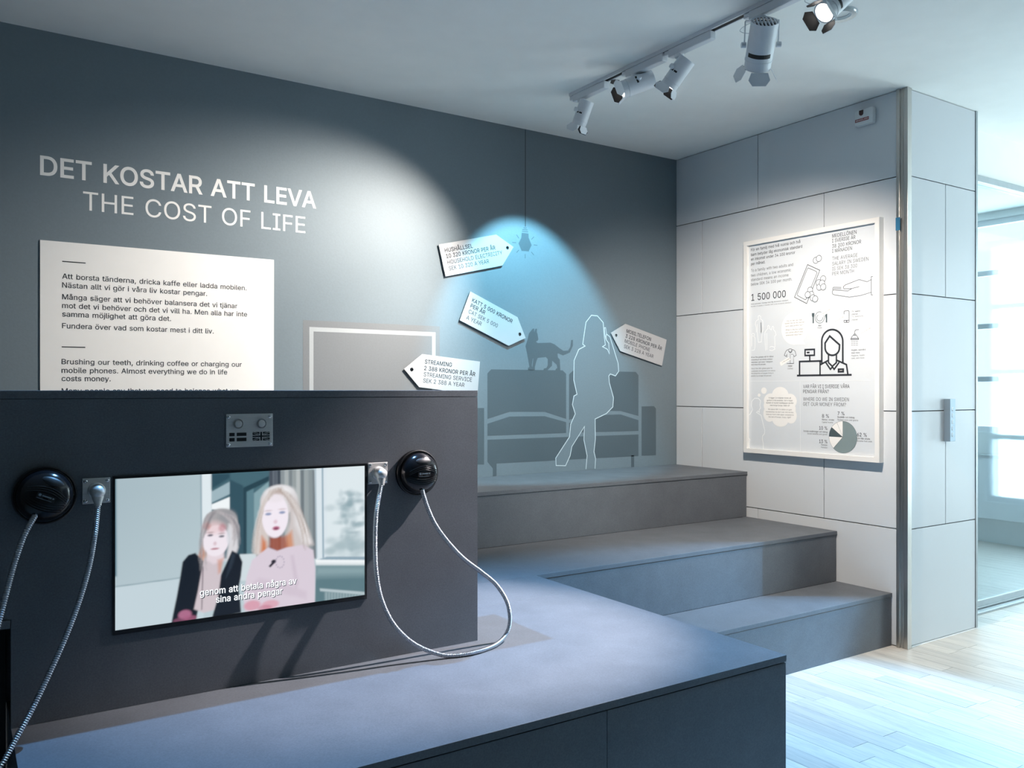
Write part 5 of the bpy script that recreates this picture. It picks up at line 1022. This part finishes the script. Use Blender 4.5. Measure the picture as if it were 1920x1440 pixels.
# ================================================================== track lighting
XT = 2.69; ZB = 2.840
tr = thing('ceiling_track', 'long white lighting track fixed to the ceiling above the steps', 'lighting track', (XT, 1.5, ZC))
mb = MB(); mb.box(XT-.018, XT-.012, -1.0, 3.50, ZB, ZC); mb.box(XT+.012, XT+.018, -1.0, 3.50, ZB, ZC); mb.box(XT-.012, XT+.012, -1.0, 3.50, ZC-.006, ZC-.0005); mb.box(XT-.018, XT+.018, 3.50, 3.512, ZB, ZC-.0005)
mb.obj('rail', M_LAMP, tr)
MB().box(XT-.0118, XT+.0118, -1.0, 3.499, ZB+.003, ZC-.0065).obj('dark_channel', M_LBLK, tr)
def fixture(label, y0, C, d, R, L, big, lens, grp, reach=None, doors=24, roll=0, offx=0):
    r = thing('track_spotlight', label, 'spotlight', (XT, y0, ZB), grp)
    ya, yb = (y0+.055, y0-.20)
    mb = MB(); mb.box(XT-.017, XT+.017, yb, ya, ZB-.036, ZB-.0005, .004); mb.obj('driver_box', M_LAMP, r)
    mb = MB(); mb.box(XT-.012, XT+.012, ya, ya+.03, ZB-.020, ZB-.0005, .003); mb.lathe((XT, y0, ZB-.036), (0, 0, -1), [(.020, 0), (.020, .014), (.012, .018)], 20, False); mb.obj('swivel', M_LAMP, r, True)
    d = Vector(d).normalized(); C = Vector(C); side = d.cross(Vector((0, 0, 1))).normalized(); up = side.cross(d).normalized()
    if roll: q = Matrix.Rotation(math.radians(roll), 3, d); side = q @ side; up = q @ up
    rear, front = C-d*L/2, C+d*L/2
    mb = MB(); mb.lathe(rear, d, [(R*.90, .010), (R*.90, .002), (R, 0), (R, L*.80), (R*1.02, L*.80), (R*1.02, L*.83), (R*.98, L*.835), (R*.98, L), (R*.86, L), (R*.84, L-.008)], 36, False, False); body = mb.obj('body', M_LAMP, r, True)
    MB().lathe(rear+d*.012, d, [(R*.93, 0), (R*.93, .002)], 30).obj('dark_rear', M_LBLK, body)
    mb = MB(); nb_ = 7
    for k in range(nb_):
        x_ = (k-(nb_-1)/2)*(2*R*.9/nb_); hl = math.sqrt(max((R*.93)**2-x_*x_, 0)); mb.obox(rear+side*x_+d*.005, side, up, d, R*.045, hl, .003)
    mb.obox(rear+d*.005, side, up, d, R*.93, R*.05, .003); mb.obj('rear_grille', M_LAMP, body)
    # vent slot(s): dark insets on the camera-facing flank
    toc = (Vector((0, 0, EYE))-C); toc = (toc-d*toc.dot(d)).normalized(); oth = d.cross(toc)
    mb = MB(); segs = ([(-52, 52)] if big else [(8, 32), (38, 62)]); hs = L*(0.045 if big else .030); pos = L*(.66 if big else .52)
    for g0, g1 in segs:
        n = 10; vs, fs = [], []
        for i in range(n+1):
            t = math.radians(g0+(g1-g0)*i/n); rr = toc*math.cos(t)+oth*math.sin(t)
            for hh in (-1, 1): vs.append(rear+d*(pos+hh*hs)+rr*(R*1.006))
        for i in range(n): fs += [(2*i, 2*i+1, 2*i+3, 2*i+2)]
        mb.add(vs, fs)
    mb.obj('vent_slot', M_LBLK, body)
    MB().lathe(front-d*.012, d, [(R*.84, 0), (R*.84, .002), (R*.5, .006), (R*.1, .008)], 30, True).obj('lens', lens, r, True)
    # four barn doors, white outside, black inside
    for k in range(4):
        t = math.radians(90*k+roll); o_ = side*math.cos(t)+up*math.sin(t); tg = d.cross(o_).normalized()
        ang = math.radians(doors); fd = (d*math.cos(ang)+o_*math.sin(ang)).normalized(); nn = fd.cross(tg).normalized()
        if nn.dot(o_) < 0: nn = -nn
        h0 = front+o_*R*.97; hw = R*.62; tw = R*(.98 if k % 2 == 0 else .80); ln = R*(1.05 if k % 2 == 0 else .95)
        e = .0009; q = []
        for off in (-e, e):
            q += [h0-tg*hw+nn*off, h0+tg*hw+nn*off, h0+fd*ln*.55+tg*tw+nn*off, h0+fd*ln+tg*tw*.62+nn*off, h0+fd*ln-tg*tw*.62+nn*off, h0+fd*ln*.55-tg*tw+nn*off]
        mb = MB(); mb.cur = 1; mb.add(q, [(0, 1, 2, 3, 4, 5)]); mb.cur = 0; n_ = len(mb.v)
        mb.f += [(11, 10, 9, 8, 7, 6)]+[(i, 6+i, 6+(i+1) % 6, (i+1) % 6) for i in range(6)]; mb.m += [0]*7
        mb.obj('barn_door', [M_LAMP, M_LBLK], r)
    # yoke
    piv = Vector((XT, y0, ZB-.054)); mb = MB()
    if big:
        hw = R+.012; ax = side
        pA, pB = C-ax*hw, C+ax*hw; topA, topB = Vector((piv.x, piv.y, piv.z))-ax*hw, Vector((piv.x, piv.y, piv.z))+ax*hw
        for a_, b_ in ((pA, topA), (pB, topB)):
            v_ = (b_-a_).normalized(); mb.obox((a_+b_)/2, ax, v_.cross(ax).normalized(), v_, .0012, .008, (b_-a_).length/2)
        mb.obox(piv, ax, Vector((0, 0, 1)).cross(ax).normalized(), Vector((0, 0, 1)), hw, .008, .0015)
        mb.obj('yoke', M_LAMP, r)
        for a_, s_ in ((pA, -1), (pB, 1)): MB().cyl(a_-ax*s_*.006, a_+ax*s_*.012, .011, 20).obj('knob', M_LAMP, r, True)
    else:
        ax = side if (side.dot(toc) > 0) else -side
        ap = C+ax*(R+.004)-d*L*.05; v_ = (piv-ap)
        mb.obox((piv+ap)/2, ax, v_.normalized().cross(ax).normalized(), v_.normalized(), .003, .009, v_.length/2); mb.obj('yoke', M_LAMP, r)
        MB().cyl(ap-ax*.004, ap+ax*.010, .011, 20).obj('knob', M_LAMP, r, True)
    # safety cable
    e0 = piv+Vector((.0, -.005, .0)); e1 = rear-d*.002+up*R*.3
    if big: cp = [e0, e0+Vector((-.03, .05, -.004)), e0+Vector((-.055, .07, -.03)), e0+Vector((-.03, .03, -.045)), e1]
    else: cp = [e0, (e0+e1)/2+Vector((.01, -.01, .0)), e1]
    MB().tube(catmull(cp, .006), .0012, 6).obj('safety_cable', M_LAMP, r, True)
    return front
G = 'white spotlights on the ceiling track'
WARM = (1, .90, .80)
d1 = (-.10, .42, -.88); f1 = fixture('small white spotlight at the far end of the track, nearest the dark wall', 3.43, onX(1093, 212, XT), d1, .037, .125, False, M_LENSB, G, doors=24, roll=20)
d2 = (-.75, .50, -.33); f2 = fixture('small white spotlight second from the track end, tilted almost level to the left', 3.02, onX(1195, 158, XT), d2, .041, .155, False, M_LENS, G, doors=24, roll=18)
d3 = (-.287, .578, -.763); f3 = fixture('small white spotlight third from the track end, angled down to the left', 2.73, onX(1271, 137, XT), d3, .039, .135, False, M_LENS, G, doors=24, roll=30)
d4 = (.40, .55, -.73); f4 = fixture('largest white spotlight on the track, slotted grille showing on its rear', 2.27, onX(1427, 84, XT), d4, .054, .185, True, M_LENS, G, doors=34)
C5 = Vector(onX(1566, 4, XT)); d5 = (-.724, .119, -.67)
f5 = fixture('white spotlight at the top edge of the photo with its lens glowing', 1.96, C5, d5, .041, .145, True, M_LENS, G, doors=30, roll=12)
# ring downlight
dl = thing('ceiling_ring_light', 'recessed downlight with a frosted glass ring in the ceiling', 'downlight', (3.03, 2.156, ZC))
MB().lathe((3.03, 2.156, ZC), (0, 0, -1), [(.044, .001), (.044, .010), (.064, .012), (.068, .006), (.068, .001)], 40, False, False).obj('glass_ring', M_LENSG, dl, True)
MB().lathe((3.03, 2.156, ZC), (0, 0, -1), [(.069, .0005), (.069, .002), (.036, .003), (.036, .0005)], 40, False, False).obj('trim_ring', M_LAMP, dl, True)
# a further spotlight beyond the right edge of the photograph, lighting the lower steps
XT_ = XT; XT = 5.75; tr2 = thing('ceiling_track', 'second white lighting track beyond the right edge, near the windows', 'lighting track', (XT, .6, ZC))
mb = MB(); mb.box(XT-.018, XT-.012, -.6, 2.2, ZB, ZC); mb.box(XT+.012, XT+.018, -.6, 2.2, ZB, ZC); mb.box(XT-.012, XT+.012, -.6, 2.2, ZC-.006, ZC-.0005); mb.obj('rail', M_LAMP, tr2)
C6 = Vector((5.75, 1.335, 2.70)); d6 = Vector((2.9, 2.12, .36))-C6
f6 = fixture('white spotlight on the second track beyond the right edge', 1.335, C6, d6, .046, .15, True, M_LENSB, 'white spotlights on the second track', doors=30)
XT = XT_
def beam(name, f, target, dirv, power, color, deg, blend, rad):
    o = spot(name, f+Vector(dirv).normalized()*.004, target, power, color, deg, blend, rad); return o
def tgt(f, d, t=2.0): return f+Vector(d).normalized()*t
beam('beam_bulb_wall', f1, tgt(f1, (.115, .54, -.83)), d1, 135, (.34, .80, 1.0), 64, .4, .012)
beam('beam_text_board', f2, (1.36, YW, 1.46), d2, 355, WARM, 74, .9, .015)
beam('beam_television_mural', f3, (2.0, YW, .95), d3, 70, WARM, 50, .8, .015)
beam('beam_poster', f4, tgt(f4, (.60, .56, -.98)), d4, 215, (1, .89, .78), 100, .9, .015)
beam('beam_bench', f5, (1.30, 2.36, .60), d5, 640, (1, .90, .89), 40, .7, .012)
beam('beam_lower_steps', f6, (2.9, 2.12, .36), d6, 1250, (.28, .62, 1.0), 34, .5, .012)
# ceiling spotlight above the bench, beyond the top edge of the photograph
XT = 1.0; tr3 = thing('ceiling_track', 'short white lighting track over the bench, beyond the top edge of the photo', 'lighting track', (XT, 2.3, ZC))
mb = MB(); mb.box(XT-.018, XT-.012, 1.7, 2.75, ZB, ZC); mb.box(XT+.012, XT+.018, 1.7, 2.75, ZB, ZC); mb.box(XT-.012, XT+.012, 1.7, 2.75, ZC-.006, ZC-.0005); mb.obj('rail', M_LAMP, tr3)
C7 = Vector((1.0, 2.45, 2.70)); d7 = Vector((1.0, 2.0, .545))-C7
f7 = fixture('white spotlight above the bench, beyond the top edge of the photo', 2.50, C7, d7, .046, .15, True, M_LENSB, 'white spotlight over the bench', doors=40)
beam('beam_bench_top', f7, (1.0, 1.95, .545), d7, 230, (.22, .54, 1.0), 88, .5, .012)
